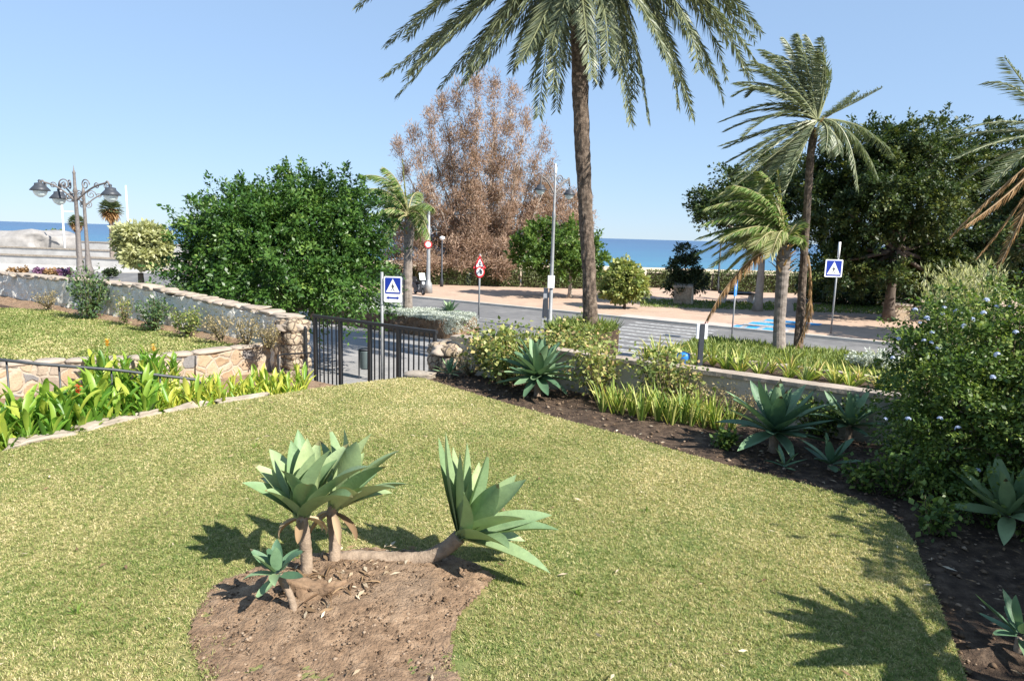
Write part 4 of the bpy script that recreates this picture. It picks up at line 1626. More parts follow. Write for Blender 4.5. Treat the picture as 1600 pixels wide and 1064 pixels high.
# irises
ip = [sword_plant('iris_plant', '', 'iris', 'irises in the border', L['iris'], 12, .52, .017, .45, .7, 80, (.0, .75)), sword_plant('iris_plant', '', 'iris', 'irises in the border', L['iris'], 11, .46, .016, .55, 1.0, 81, (.2, 1.0)), sword_plant('iris_plant', '', 'iris', 'irises in the border', L['iris'], 10, .40, .016, .6, 1.2, 82, (.4, 1.0))]
n_ = 0
for i in range(40):
    f = i / 39
    px = 945 + 200 * f + rnd.uniform(-6, 6)
    back = (i % 3) * .22 + rnd.uniform(0, .1)
    q = G(px, 645 + 32 * f + rnd.uniform(-4, 4), 2.14)
    yel = i % 3 == 0
    k = i % 3 if i > 5 else i % 3
    o = place(ip[k], (q.x, q.y + back, 2.14), rnd.uniform(0, 6.28), rnd.uniform(.8, 1.15), 'iris clump with green and yellowed sword leaves at the lawn side of the concrete wall', first=i < 3)
# shrubs along the left wall
WB = lambda px, py: PCZ(px, py, 9.15, 2.0)
shrub('oleander_bush', 'tallest dark green shrub in front of the left stone wall', WB(142, 489), 1.15, 1.35, L['oleander'], M['stem'], 22, 1500, .11, .22, seed=90, low=.05)
shrub('oleander_bush', 'rounded green shrub second along the left stone wall', WB(240, 499), .9, .8, L['oleander'], M['stem'], 18, 900, .09, .24, seed=91, low=.05)
shrub('oleander_bush', 'looser light green shrub third along the left stone wall', WB(293, 507), .85, .65, L['rose'], M['stem'], 16, 700, .07, .35, seed=92, tl=(0, .8), low=.1)
for k, (px, py, w, h, lab) in enumerate(((75, 482, .8, .55, 'dry tuft at the far left foot of the stone wall'), (195, 490, .6, .75, 'thin straggly yellow shrub between the two green ones'), (345, 522, .8, .7, 'straggly half dry bush left of the pair near the gate'), (385, 532, .9, .75, 'half dry bush with small yellow leaves nearest the left gate pillar'), (420, 532, .6, .6, 'low dry bush against the stone wall by the gate'))):
    shrub('dry_bush', lab, WB(px, py), w, h, L['dry'] if k != 1 else L['rose'], M['stem'], 18, 420, .05, .4, 'dry bush', None, seed=100 + k, low=.15)

# big flowering plumbago on the right
pb = thing('plumbago_bush', 'big dense bush with pale blue flowers at the right of the border', 'bush', (4.95, 6.3, 2.1))
lobes = []
for (px, py, rx, ry, Y) in ((1530, 600, 120, 120, 6.6), (1470, 640, 90, 110, 6.7), (1560, 700, 130, 120, 6.2), (1455, 710, 70, 80, 6.6), (1480, 540, 75, 70, 7.0), (1570, 530, 110, 90, 6.9), (1650, 620, 120, 160, 6.4), (1690, 560, 120, 120, 7.0), (1440, 590, 55, 60, 7.1), (1500, 770, 80, 70, 6.4)):
    lobes.append(lob(px, py, rx, ry, Y))
mb = MB()
for (c, r) in lobes:
    for k in range(3):
        e = Vector(c) + Vector((random.uniform(-.6, .6) * r[0], random.uniform(-.6, .6) * r[1], random.uniform(-.2, .7) * r[2]))
        mb.tube(curve((4.95 + random.uniform(-.3, .3), 6.5 + random.uniform(-.2, .2), 2.1), e, (0, 0, .2), 6), [.02, .016, .013, .01, .008, .006, .004], 5)
V, F, T = crown(lobes, 60000, 40, .17, .043, .32, shell=.62, up=.7, spray=1.5, sag=.3)
link('foliage', np_mesh('foliage', V, F, T), L['plumbago'], pb)
# long arching shoots
mbs = mb
Ps = []
for k in range(60):
    c, r = lobes[k % 9]
    u_ = norm(np.array([[random.gauss(0, 1), random.gauss(-.4, 1), abs(random.gauss(.3, .8))]]))[0]
    s = Vector(c) + Vector(u_) * .0
    a_ = Vector((c[0] + u_[0] * r[0] * .85, c[1] + u_[1] * r[1] * .85, c[2] + u_[2] * r[2] * .85))
    e = a_ + Vector(u_) * random.uniform(.1, .32) + Vector((0, 0, random.uniform(-.08, .12)))
    pth = curve(a_, e, (0, 0, .04), 5)
    mb.tube(pth, [.004, .004, .003, .003, .002, .002], 4)
    for p in pth[1:]:
        for j in range(7):
            Ps.append(p + Vector((random.gauss(0, .018), random.gauss(0, .018), random.gauss(0, .018))))
mb.build('stem', M['stem'], pb, smooth=True)
Ps = np.array(Ps)
V, F = leafquads(Ps, RNG.normal(size=Ps.shape) + [0, 0, .2], RNG.normal(size=Ps.shape) * .5 + [0, 0, 1], RNG.uniform(.025, .055, len(Ps)), .008)
link('shoot_leaves', np_mesh('shoot_leaves', V, F, RNG.uniform(.3, 1, len(Ps))), L['plumbago'], pb)
FLW = [(1478, 482, 7), (1490, 487, 7), (1500, 490, 7), (1472, 492, 6.7), (1450, 498, 6.8), (1440, 505, 6.8), (1405, 530, 6.9), (1440, 533, 6.6), (1456, 536, 6.5), (1455, 520, 6.6), (1465, 545, 6.5), (1530, 475, 6.7), (1545, 470, 6.6), (1555, 480, 6.6), (1520, 500, 6.4), (1500, 670, 5.95), (1465, 655, 6.0), (1420, 655, 6.2), (1550, 590, 5.9), (1560, 555, 6), (1530, 735, 5.8), (1385, 655, 6.4), (1590, 520, 6.2), (1430, 485, 7), (1510, 510, 6.3), (1575, 480, 6.5), (1535, 490, 6.3), (1395, 560, 6.6)]
fp = None
for k, (px, py, Y) in enumerate(FLW):
    q = D(px + random.uniform(-4, 4), py, Y)
    if fp is None:
        f = MB()
        for j in range(16):
            az = j * 2.4
            th = .2 + 1.2 * j / 16
            dd = Vector((math.cos(az) * math.sin(th), math.sin(az) * math.sin(th), math.cos(th)))
            cc = dd * .035
            X = dd.cross(Vector((.3, .5, .8))).normalized()
            for m_ in range(5):
                d2 = (X * math.cos(m_ * 1.2566) + dd.cross(X) * math.sin(m_ * 1.2566)) + dd * .2
                f.blade(cc, d2, dd, .018, .008, bend=.1, fold=0, n=2, prof=lambda t: .5 + .6 * math.sin(PI * min(1, t * .9)) - t * .3, tint=random.random())
        fp = f.build('flower_cluster', L['blueflower'], pb)
        fp.data.transform(Matrix.Translation(ROOT[pb.name]))
        o = fp
    else:
        o = fp.copy()
        COL.objects.link(o)
        o.parent = pb
    o.location = q - ROOT[pb.name]
    o.rotation_euler = (random.uniform(-.8, .3), random.uniform(-.5, .5), random.uniform(0, 6))
    s_ = random.uniform(.4, .75)
    o.scale = (s_, s_, s_)

# unseen shrubs added beyond the right edge to shade the end of the border
for k, (x, y, w, h, lab) in enumerate(((6.5, 4.5, 2.4, 3.0, 'tall unseen shrub added for shade beyond the right edge beside the flowering bush'), (7.6, 5.9, 2.4, 3.2, 'second unseen shrub added for shade farther along beyond the right edge'), (5.7, 3.4, 1.9, 2.6, 'lower unseen shrub added for shade beyond the right edge nearest the viewer'))):
    shrub('garden_shrub', lab, (x, y, 2.1), w, h, L['plumbago'], M['stem'], 60, 17000, .12, .4, 'shrub', None, seed=200 + k, low=.03, wob=.3)
for k, (px, py, w, h, lab) in enumerate(((1345, 762, .45, .3, 'low dark plant in the shade beside the small dark agave'), (1400, 775, .5, .4, 'low dark plant under the left skirt of the flowering bush'), (1455, 835, .5, .35, 'low dark plant on the shaded soil below the flowering bush'), (1130, 700, .4, .22, 'low plant between the irises and the large shaded agave'))):
    shrub('shade_plant', lab, BG(px, py), w, h, L['plumbago'], M['stem'], 14, 420, .06, .35, 'plant', None, seed=230 + k, low=.05)
# feathery pale shrub beyond the wall
ft = thing('feathery_shrub', 'pale feathery yellow-green shrub behind the blue flowered bush', 'shrub', D(1500, 560, 13.2))
mb = MB()
Ps, Ds = [], []
b0 = D(1500, 600, 13.2)
for k in range(46):
    tip = D(random.uniform(1440, 1575), random.uniform(408, 475), 13.2 + random.uniform(-.9, .9))
    s = b0 + Vector((random.uniform(-.6, .6), random.uniform(-.4, .4), 0))
    pth = curve(s, tip, (tip - b0) * .05, 6)
    mb.tube(pth, [.016, .013, .011, .009, .007, .005, .003], 4)
    for j in range(120):
        f_ = .3 + .7 * random.random()
        i_ = min(5, int(f_ * 6))
        p = pth[i_].lerp(pth[i_ + 1], f_ * 6 - i_)
        Ps.append(p + Vector((random.gauss(0, .045), random.gauss(0, .045), random.gauss(0, .04))))
        Ds.append((pth[6] - pth[3]).normalized() + Vector((random.gauss(0, .5), random.gauss(0, .5), .2)))
mb.build('stem', M['stem'], ft, smooth=True)
Ps, Ds = np.array(Ps), np.array([tuple(d) for d in Ds])
V, F = leafquads(Ps, Ds, RNG.normal(size=Ps.shape), RNG.uniform(.07, .16, len(Ps)), .012)
link('foliage', np_mesh('foliage', V, F, RNG.random(len(Ps))), L['pale'], ft)

# ================================================================== verge beyond the wall
VZ = 1.0
vp = [W(-8.2, 25.0, VZ), W(8, 25.0, VZ), W(8, 18.2, VZ), W(-7.6, 18.2, VZ)]
sheet('verge', vp, M['soil'], drop=1.0)
DY = 21.5
DB = D(922, 516, DY)
du, dc = UC(DB)
VP = DB.z
PBED = [W(du - 1.15, dc + 1.0, VP), W(du + .55, dc + 1.0, VP), W(du + .75, dc - .1, VP), W(du + .55, dc - 1.0, VP), W(du - 1.1, dc - 1.0, VP)]
sheet('palm_bed', PBED, M['soil'], drop=2.0)
grass('palm_bed_grass', PBED, 'rough green grass around the foot of the middle date palm', VP, 900, .16, .36, .010, L['verge'], 13, [], .9, .3)
grass('verge_grass', [W(-8.2, 24.95), W(8, 24.95), W(8, 20.6), W(-8.0, 20.6)], 'rough green grass on the roadside verge under the palms', VZ, 380, .08, .22, .010, L['verge'], 12, [], .8, .4)
ve = thing('verge_edging', 'brown earth edging between the lilies and the rough verge grass', 'edging', W(-2, 20.3, VZ))
wall_mesh(W(-8.6, 20.35), W(8, 20.35), .3, VZ - .1, VZ + .14, VZ + .14, .04, .2, 3).build('edging', M['capstone'], ve)
vw = thing('verge_wall', 'low wall holding up the lily bed beyond the concrete wall', 'wall', W(-2, 18.0, 0))
wall_mesh(W(-7.7, 18.05), W(8, 18.05), .25, 0, VZ + .03, VZ + .03, .02, .2, 4).build('wall', M['concrete'], vw)
lp = [sword_plant('lily_plant', '', 'lily', 'yellowing lilies on the verge', L['iris'], 22, .8, .034, .8, 1.2, 84, (.1, .9)), sword_plant('lily_plant', '', 'lily', 'yellowing lilies on the verge', L['iris'], 20, .72, .034, .9, 1.4, 85, (.3, 1.0))]
for i in range(44):
    u_ = -7.8 + 12.5 * (i // 2) / 22 + rnd.uniform(-.15, .15)
    place(lp[i % 2], W(u_, 18.6 + (i % 2) * .75 + rnd.uniform(-.2, .2), VZ), rnd.uniform(0, 6.28), rnd.uniform(.75, 1.15), 'lily clump with arching yellow-green leaves just beyond the concrete wall', first=i < 2)
q_ = W(du + .25, dc - 1.6, 0)
shrub('rose_bush', 'yellow-green bush just beyond the wall at the foot of the middle date palm', q_, 2.9, 2.15, L['rose'], M['stem'], 60, 5200, .09, .45, 'rose bush', 'rose bushes along the garden wall', seed=260, low=.25)
shrub('dry_bush', 'dry twiggy bush between the irises and the large shaded agave', PCZ(1150, 620, 9.45, 2.14), .9, .5, L['dry'], M['stem'], 26, 420, .035, .35, 'dry bush', None, seed=261)
shrub('shade_plant', 'leafy low plant against the wall behind the large shaded agave', PCZ(1275, 640, 9.4, 2.14), .9, .5, L['plumbago'], M['stem'], 20, 900, .06, .35, 'plant', None, seed=262, low=.05)
# silver planting bed beyond the gate

SZ = .78
sb = [W(-28.2, 25.0, SZ), W(-19.4, 25.0, SZ), W(-19.0, 24.0, SZ), W(-19.6, 23.1, SZ), W(-27.6, 23.1, SZ), W(-28.2, 23.6, SZ)]
sb2 = [W(-28.4, 25.2, SZ), W(-19.2, 25.2, SZ), W(-18.6, 24.0, SZ), W(-19.3, 22.75, SZ), W(-27.8, 22.75, SZ), W(-28.4, 23.6, SZ)]
sheet('planting_bank', sb, M['brownedge'], drop=.8)
q = scatter([p for p in sb2], 520)
zq = SZ + .05 + .12 * (lowf(q, 1.2) + .4)
Pn = np.concatenate([q, zq[:, None]], 1)
qs = np.array([tuple(W(-19.0 + RNG.normal() * .12, RNG.uniform(22.8, 25.0), RNG.uniform(.25, .85))) for _ in range(420)])
Pn = np.concatenate([Pn, qs])
Pn = np.repeat(Pn, 9, 0) + RNG.normal(size=(len(Pn) * 9, 3)) * [.09, .09, .035]
V, F = leafquads(Pn, RNG.normal(size=Pn.shape) + [0, 0, .7], RNG.normal(size=Pn.shape) * .6 + [0, 0, 1], RNG.uniform(.05, .12, len(Pn)), .016)
tag(link('silver_ground_cover', np_mesh('silver_ground_cover', V, F, RNG.random(len(Pn))), L['silver']), 'mat of silvery grey ground cover on the raised bed beyond the gate', 'ground cover', kind='stuff')
wb = thing('bank_edging', 'brown rocky edging under the silver ground cover beyond the gate', 'edging', W(-22.5, 22.9, 0))
wall_mesh(W(-28.0, 22.95), W(-19.2, 22.95), .35, 0, SZ + .04, SZ + .02, .13, .11, 9, 2.6).build('edging', M['brownedge'], wb)
wall_mesh(W(-19.25, 22.85), W(-18.95, 25.0), .35, 0, SZ + .04, SZ + .02, .13, .11, 19, 2.6).build('edging', M['brownedge'], wb)
b = G(703, 492, SZ)
agave('agave', 'dark green agave alone on the silver planting bed by the road', b, None, None, [dict(C=b + Vector((0, 0, .08)), A=(0, 0, 1), n=22, L=.72, Wd=.085, inc=(4, 85), seed=50)], L['agavedark'])
b = G(1362, 578, VZ)
shrub('silver_bush', 'low silvery white bush on the verge left of the blue flowered bush', b, 1.7, .55, L['silver'], M['stem'], 30, 2600, .09, .25, 'silver shrub', None, seed=77, low=.2)

# ================================================================== big broadleaf tree on the left
lobes = [lob(*a) for a in ((445, 345, 95, 55, 23), (380, 345, 80, 55, 22.5), (520, 335, 75, 70, 23), (350, 400, 70, 55, 22), (450, 400, 110, 75, 21.5), (530, 395, 65, 60, 22.5), (400, 318, 55, 32, 23.5), (345, 345, 42, 35, 22.5), (470, 302, 45, 35, 23.5), (457, 268, 12, 18, 23.5), (330, 440, 60, 35, 21.5), (420, 445, 80, 35, 21), (530, 445, 70, 40, 21.5), (572, 415, 26, 40, 22.5), (515, 302, 50, 30, 24), (325, 400, 28, 30, 22), (556, 345, 30, 40, 23.5))]
lobes = [((c[0], c[1], c[2] - max(0, c[2] - 3.6) * (.05 + .2 * min(1, abs(c[0] + 7.4) / 3))), (r[0] * .95, r[1], r[2] * .9)) for c, r in lobes]
tb = D(455, 470, 22.8)
tree('broadleaf_tree', 'wide dense dark green tree beyond the left stone wall', (tb.x, tb.y, 0), 1.9, .26, lobes, 84000, 70, .52, .135, .28, L['ficus'], M['bark'], shell=.62, up=.7, extra=1, flat=.6, spray=1.7, sag=.4)
# leafy bits at the foot, behind the wall
for k, (px, py, w, h, Y, lab) in enumerate(((255, 455, 1.6, 1.2, 19.5, 'bushy green shrub behind the stone wall left of the wide tree'), (300, 440, 2.0, 1.3, 22, 'dark green shrub tucked under the left side of the wide tree'))):
    q = D(px, py, Y)
    shrub('garden_shrub', lab, (q.x, q.y, q.z - h * .75), w, h, L['oleander'] if k == 0 else L['ficus'], M['stem'], 24, 1800, .11, .3, seed=120 + k, low=.1)

# ================================================================== palms
def palm(name, label, base, trunk_pts, rads, crownp, fronds, lmat, tmat, n=60, ll=.5, lw=.022, droop=.4, wind=(0, 0, 0), vee=.25, amp=.05, step=.14, rach=.03, seg=16, group=None, trunk=True, fwd=.55, pattern='diamond', boots=0):
    t = thing(name, label, 'palm tree', base, group)
    if trunk:
        palm_trunk(trunk_pts, rads, seg, step, amp, pattern).build('trunk', tmat, t, smooth=False)
    for f in fronds:
        P1, P2 = f[0], f[1]
        o = f[2] if len(f) > 2 else {}
        kw = dict(n=n, ll=ll, lw=lw, droop=droop, wind=wind, rach=rach, vee=vee, fwd=fwd)
        kw.update({k: v for k, v in o.items() if k not in ('mat', 'p0', 'name', 'label')})
        me = frond_mesh(o.get('p0', crownp), P1, P2, **kw)
        ob = link(o.get('name', 'frond'), me, o.get('mat', lmat), t)
        if 'label' in o:
            ob['label'] = o['label']
    if boots:
        mb = MB()
        for k in range(boots):
            a = k * 2.4
            z = -.1 - .9 * (k / boots)
            r = rads[-1] * .9
            p = Vector(crownp) + Vector((math.cos(a) * r, math.sin(a) * r, z))
            d = Vector((math.cos(a) * .8, math.sin(a) * .8, .8))
            mb.blade(p, d, Vector((0, 0, 1)) - d * .5, .45, .05, bend=.4, fold=.4, n=3, prof=lambda t: 1 - .7 * t, tint=.4 + .5 * random.random())
        mb.build('leaf_base', L['deadfrond'], t)
    return t


# --- the tall date palm in the middle: the crown hangs in from above the frame
Y0 = DY
base = DB.copy()
tp = [Vector((base.x, base.y, VP - .1))] + [D(x, y, Y0) for x, y in ((921, 440), (916, 350), (911, 250), (907, 150), (905, 60), (903, -20), (902, -75))]
rads = [.36, .31, .315, .335, .36, .38, .42, .40]
rads = [r * .68 for r in rads]
C0 = D(902, -85, Y0)
fr = []
TIPS = [((780, -30), (600, 122), 1), ((790, -50), (622, 150), -1.5), ((740, -60), (605, 70), 2), ((800, -10), (690, 135), 1.5), ((820, -60), (640, 110), -2.6), ((800, 20), (730, 125), -2), ((830, 0), (745, 110), 2.4),
        ((840, 0), (800, 110), 3), ((860, -30), (842, 180), -2.6), ((880, -30), (870, 170), 2.6), ((860, 10), (815, 95), -3.2), ((895, -40), (885, 100), 3.6), ((905, -30), (925, 120), -3.2),
        ((940, 0), (935, 130), 2.2), ((950, -40), (985, 192), -2.6), ((985, -40), (1013, 187), -1.2), ((980, -10), (965, 115), 2.6), ((1010, -60), (1083, 185), -1.8), ((1020, -60), (1080, 180), 1.8), ((1060, -60), (1130, 155), -1.2),
        ((1050, -30), (1118, 125), 2), ((1090, -60), (1172, 120), 1.2), ((1080, -70), (1180, 95), -2), ((1100, -80), (1188, 50), 0), ((1000, -120), (1165, 70), 2.8), ((1000, -30), (1050, 110), -3.2),
        ((700, -120), (560, 10), .5), ((760, -160), (600, -60), -2), ((1080, -150), (1230, -20), -1), ((1000, -190), (1180, -150), 1), ((820, -200), (720, -190), 1.5), ((900, -200), (960, -230), -3), ((880, -180), (850, -140), 4), ((920, -170), (950, -100), 5), ((860, -190), (780, -170), -5), ((960, -170), (1060, -120), -5)]
for (c1, tip, dy) in TIPS:
    fr.append((D(c1[0], c1[1], Y0 + dy * .45), D(tip[0], tip[1], Y0 + dy * .8)))
    if tip[1] < 250:
        j = lambda a: random.uniform(-a, a)
        fr.append((D(c1[0] + j(25), c1[1] - 25 + j(20), Y0 - dy * .35 + j(.8)), D(tip[0] + j(32) - .06 * (tip[0] - 902), tip[1] - 24 + j(22), Y0 - dy * .6 + j(1)), dict(ragged=.1)))
palm('date_palm', 'tall date palm with thick bare trunk in the middle, fronds hanging from above', (base.x, base.y, VP), tp, rads, C0, fr, L['date'], M['palmbark'], n=130, ll=.72, lw=.023, droop=.30, wind=(-.06, 0, 0), vee=.18, amp=.07, step=.16, rach=.032, seg=18, fwd=.85, boots=26)

# --- tall wind-blown palm on the right
Y1 = 23.2
base = G(1247, 548, VZ)
tp = [Vector((base.x, base.y, VZ - .1))] + [D(x, y, Y1) for x, y in ((1252, 470), (1257, 390), (1262, 310), (1267, 240), (1274, 200))]
rads = [.17, .135, .125, .12, .125, .135]
C1 = D(1277, 188, Y1)
TIPS = [((1225, 150), (1128, 190), .6), ((1220, 195), (1128, 228), -.6), ((1225, 205), (1135, 255), .9), ((1200, 110), (1148, 150), -.5), ((1215, 100), (1160, 110), .5), ((1240, 90), (1190, 78), -.5), ((1250, 90), (1225, 60), .5), ((1262, 95), (1248, 55), -.3), ((1290, 100), (1262, 58), .3), ((1300, 100), (1280, 80), -.7), ((1305, 120), (1290, 105), .6),
        ((1230, 225), (1150, 290), -.8), ((1240, 230), (1170, 285), .8), ((1220, 215), (1140, 275), 1.4), ((1240, 235), (1185, 300), -1.2), ((1210, 165), (1135, 205), 1.5), ((1230, 120), (1150, 130), 1.6), ((1245, 130), (1175, 95), -1.4),
        ((1330, 165), (1378, 138), .2), ((1320, 170), (1340, 145), .6), ((1330, 175), (1340, 295), -.9), ((1340, 190), (1372, 278), -.5), ((1350, 180), (1398, 245), .7), ((1310, 200), (1312, 240), -1), ((1320, 190), (1300, 245), .8), ((1300, 190), (1290, 235), -1.3), ((1260, 215), (1215, 290), 1.3), ((1255, 225), (1230, 270), -1.6)]
fr = []
for i, (c1, tip, dy) in enumerate(TIPS):
    o = {}
    if tip[0] > 1285 and tip[1] > 200:
        o = dict(wind=(-.15, 0, -.5), fwd=.4)
    fr.append((D(c1[0], c1[1], Y1 + dy * .5), D(tip[0], tip[1], Y1 + dy), o))
    j = lambda a: random.uniform(-a, a)
    if tip[0] < 1285:
        fr.append((D(c1[0] + j(12), c1[1] + j(14), Y1 - dy * .5), D(tip[0] + 14 + j(14), tip[1] + j(16), Y1 - dy), dict(ragged=.12)))
palm('date_palm', 'slender tall palm on the right with its grey-green fronds blown to the left', (base.x, base.y, VZ), tp, rads, C1, fr, L['windpalm'], M['palmbark'], n=95, ll=.44, lw=.016, droop=.12, wind=(-.75, .05, -.12), vee=.15, amp=.05, step=.12, rach=.028, seg=12, fwd=.7, boots=12)
# dead frond hanging beside it
q0 = D(1262, 400, Y1 - .3)
t = thing('dead_palm_frond', 'brown dead frond hanging down beside the slender tall palm', 'palm frond', q0)
link('frond', frond_mesh(q0, D(1278, 480, Y1 - .3), D(1243, 545, Y1 - .5), n=60, ll=.42, lw=.02, droop=1.2, fwd=.8, vee=0, rach=.03), L['deadfrond'], t)

# --- short wind-blown palm on the right
Y2 = 23.0
base = G(1218, 548, VZ)
tp = [Vector((base.x, base.y, VZ - .1))] + [D(x, y, Y2) for x, y in ((1218, 500), (1222, 440), (1224, 405), (1226, 385))]
rads = [.22, .19, .20, .23, .18]
C2 = D(1226, 385, Y2)
TIPS = [((1225, 270), (1130, 300), .5), ((1215, 285), (1105, 325), -.5), ((1205, 300), (1112, 345), .8), ((1200, 330), (1098, 370), -.7), ((1190, 340), (1093, 395), .4), ((1190, 350), (1115, 415), -.8), ((1200, 360), (1140, 420), .9), ((1222, 280), (1160, 275), 1), ((1225, 300), (1190, 268), -.9), ((1215, 320), (1140, 345), 1.6), ((1210, 330), (1130, 372), -1.6), ((1200, 350), (1165, 420), 1.5), ((1238, 350), (1253, 345), .4), ((1236, 360), (1255, 375), -.6), ((1215, 310), (1150, 315), -1.3), ((1205, 345), (1150, 390), -1.2), ((1220, 290), (1175, 300), 1.7), ((1215, 275), (1115, 310), 1.1), ((1210, 310), (1100, 350), -1.2), ((1205, 320), (1105, 380), 1.2), ((1220, 300), (1145, 290), -1.8), ((1198, 340), (1120, 395), 1.4), ((1212, 340), (1180, 385), -2), ((1225, 330), (1205, 400), -2.2)]
fr = [(D(c1[0], c1[1], Y2 + dy * .5), D(tip[0], tip[1], Y2 + dy), dict(tl=(.5, 1.0)) if tip[1] > 380 else {}) for (c1, tip, dy) in TIPS]
fr.append((D(1222, 330, Y2), D(1214, 262, Y2), dict(ll=.16, tl=(.6, 1), wind=(-.1, 0, .3), droop=0)))
fr.append((D(1160, 385, Y2 - .8), D(1100, 508, Y2 - 1), dict(mat=L['deadfrond'], wind=(0, 0, -.3), droop=1.0, ll=.4, fwd=.8, label='brown dead frond hanging to the ground')))
palm('queen_palm', 'short green palm with a thick trunk and fronds swept left by the wind', (base.x, base.y, VZ), tp, rads, C2, fr, L['queen'], M['palmbark_grey'], n=110, ll=.68, lw=.022, droop=.25, wind=(-.45, 0, -.2), vee=.1, amp=.035, step=.1, rach=.028, fwd=.7, pattern='rings', boots=22)

# --- small palm on the left by the road
Y3 = 34.0
base = G(637, 487, SZ)
Y3 = base.y
tp = [Vector((base.x, base.y, SZ - .1))] + [D(x, y, Y3) for x, y in ((637, 440), (638, 390), (639, 360), (639, 340))]
rads = [.24, .225, .21, .27, .2]
C3 = D(638, 338, Y3)
TIPS = [((620, 265), (565, 275), .5), ((610, 280), (560, 300), -.8), ((605, 300), (572, 322), .8), ((610, 310), (580, 345), -1), ((612, 325), (590, 375), .8), ((620, 330), (605, 385), -1), ((615, 300), (590, 295), 1.5), ((650, 300), (668, 345), .6), ((655, 315), (672, 372), -.8), ((650, 320), (655, 370), 1), ((630, 280), (600, 262), -.6), ((622, 315), (600, 340), 1.8), ((660, 305), (676, 325), -1.4), ((640, 300), (655, 300), 1.4)]
fr = [(D(c1[0], c1[1], Y3 + dy * .5), D(tip[0], tip[1], Y3 + dy)) for (c1, tip, dy) in TIPS]
fr.append((D(633, 300, Y3), D(629, 250, Y3), dict(ll=.25, tl=(.6, 1), wind=(-.2, 0, .2), droop=0)))
palm('queen_palm', 'small ragged palm by the crossing sign left of the brown trees', (base.x, base.y, SZ), tp, rads, C3, fr, L['queen'], M['palmbark_grey'], n=90, ll=.75, lw=.024, droop=.35, wind=(-.4, 0, -.25), vee=.1, amp=.035, step=.13, rach=.035, fwd=.65, pattern='rings', boots=16)

# --- palm at the right edge, stem outside the frame
Y4 = 14.0
C4 = D(1660, 215, Y4)
base = Vector((C4.x + .2, Y4, 0))
tp = [base, base.lerp(C4, .33), base.lerp(C4, .66), C4 - Vector((0, 0, .4)), C4]
TIPS = [((1600, 120), (1540, 130), .3), ((1590, 170), (1500, 205), -.5), ((1580, 190), (1478, 218), .5), ((1590, 200), (1490, 250), -.9), ((1590, 225), (1510, 280), .9), ((1600, 130), (1570, 90), -.5), ((1600, 230), (1540, 300), -1), ((1700, 90), (1760, 120), .6), ((1740, 180), (1830, 240), -.6), ((1730, 240), (1790, 330), .6), ((1650, 100), (1640, 50), .9), ((1690, 230), (1710, 340), -1.2)]
fr = [(D(c1[0], c1[1], Y4 + dy * .5), D(tip[0], tip[1], Y4 + dy)) for (c1, tip, dy) in TIPS]
for (c1, tip, dy) in (((1570, 285), (1487, 368), 0), ((1590, 300), (1510, 352), -.5), ((1600, 320), (1530, 400), .5), ((1610, 310), (1560, 420), -.8)):
    fr.append((D(c1[0], c1[1], Y4 + dy * .5), D(tip[0], tip[1], Y4 + dy), dict(mat=L['deadfrond'], droop=.9, fwd=.9, ll=.3, label='brown dead frond hanging below the green ones')))
palm('date_palm', 'wind-blown palm at the right edge with dead brown fronds below the green', (base.x, base.y, 0), tp, [.25, .2, .19, .2, .22], C4, fr, L['windpalm'], M['palmbark'], n=60, ll=.36, lw=.012, droop=.15, wind=(-.5, 0, -.1), vee=.15, amp=.05, rach=.02, fwd=.7)

# --- palm beside the garden, out of frame on the right: its fronds shade the lawn's lower right corner
base = Vector((8.4, 1.3, 2.1))
C5 = Vector((8.2, 1.2, 6.0))
fr = []
for k in range(15):
    a = k * 2.4
    th = .35 + .9 * (k / 15)
    d = Vector((math.cos(a) * math.sin(th), math.sin(a) * math.sin(th), math.cos(th)))
    fr.append((C5 + d * 1.3 + Vector((0, 0, .3)), C5 + Vector((d.x * 2.4, d.y * 2.4, d.z * 1.3 - .5))))
palm('date_palm', 'garden palm standing right of the border outside the picture', base, [base, base.lerp(C5, .4), base.lerp(C5, .8), C5], [.24, .2, .19, .2], C5, fr, L['date'], M['palmbark'], n=46, ll=.36, lw=.022, droop=.3)

# --- fan palms far left
def fan_palm(label, px, py, by, Y, rpx, skirt=True):
    c = D(px, py, Y)
    b = D(px + 3, by, Y)
    t = thing('fan_palm', label, 'palm tree', b, 'fan palms on the white promenade')
    palm_trunk([b, b.lerp(c, .5), c], [.3, .24, .22], 8, .4, .05, 'rings').build('trunk', M['palmbark_grey'], t)
    mb, md = MB(), MB()
    r = rpx * Y / FPX
    for k in range(44):
        a = k * 2.4
        th = .15 + 1.75 * (k / 44)
        fan_frond(mb, c + Vector((0, 0, .1)), Vector((math.cos(a) * math.sin(th), math.sin(a) * math.sin(th), math.cos(th))), r, 9, 2.4, .09, .3 + .4 * random.random())
    for k in range(170):
        a = k * 2.4
        th = 1.5 + 1.3 * (k / 170)
        rr = Vector((math.cos(a), math.sin(a), 0))
        md.blade(c + Vector((0, 0, .15 - .2 * r * (k / 170))), rr * math.sin(th) + Vector((0, 0, math.cos(th))), Vector((0, 0, 1)) - rr * .2, r * random.uniform(.7, 1.05), .12, bend=.5, fold=.3, n=3, tint=random.random())
    mb.build('crown', L['windpalm'], t)
    md.build('dead_skirt', L['deadfrond'], t)
    return t


fan_palm('largest fan palm, right of the ornate lamp with a brown skirt of dead leaves', 173, 330, 412, 78, 20)
fan_palm('fan palm seen behind the ornate lamp poles', 120, 350, 405, 85, 14)
fan_palm('lower fan palm half behind the pale bush at the left', 188, 362, 405, 80, 12)
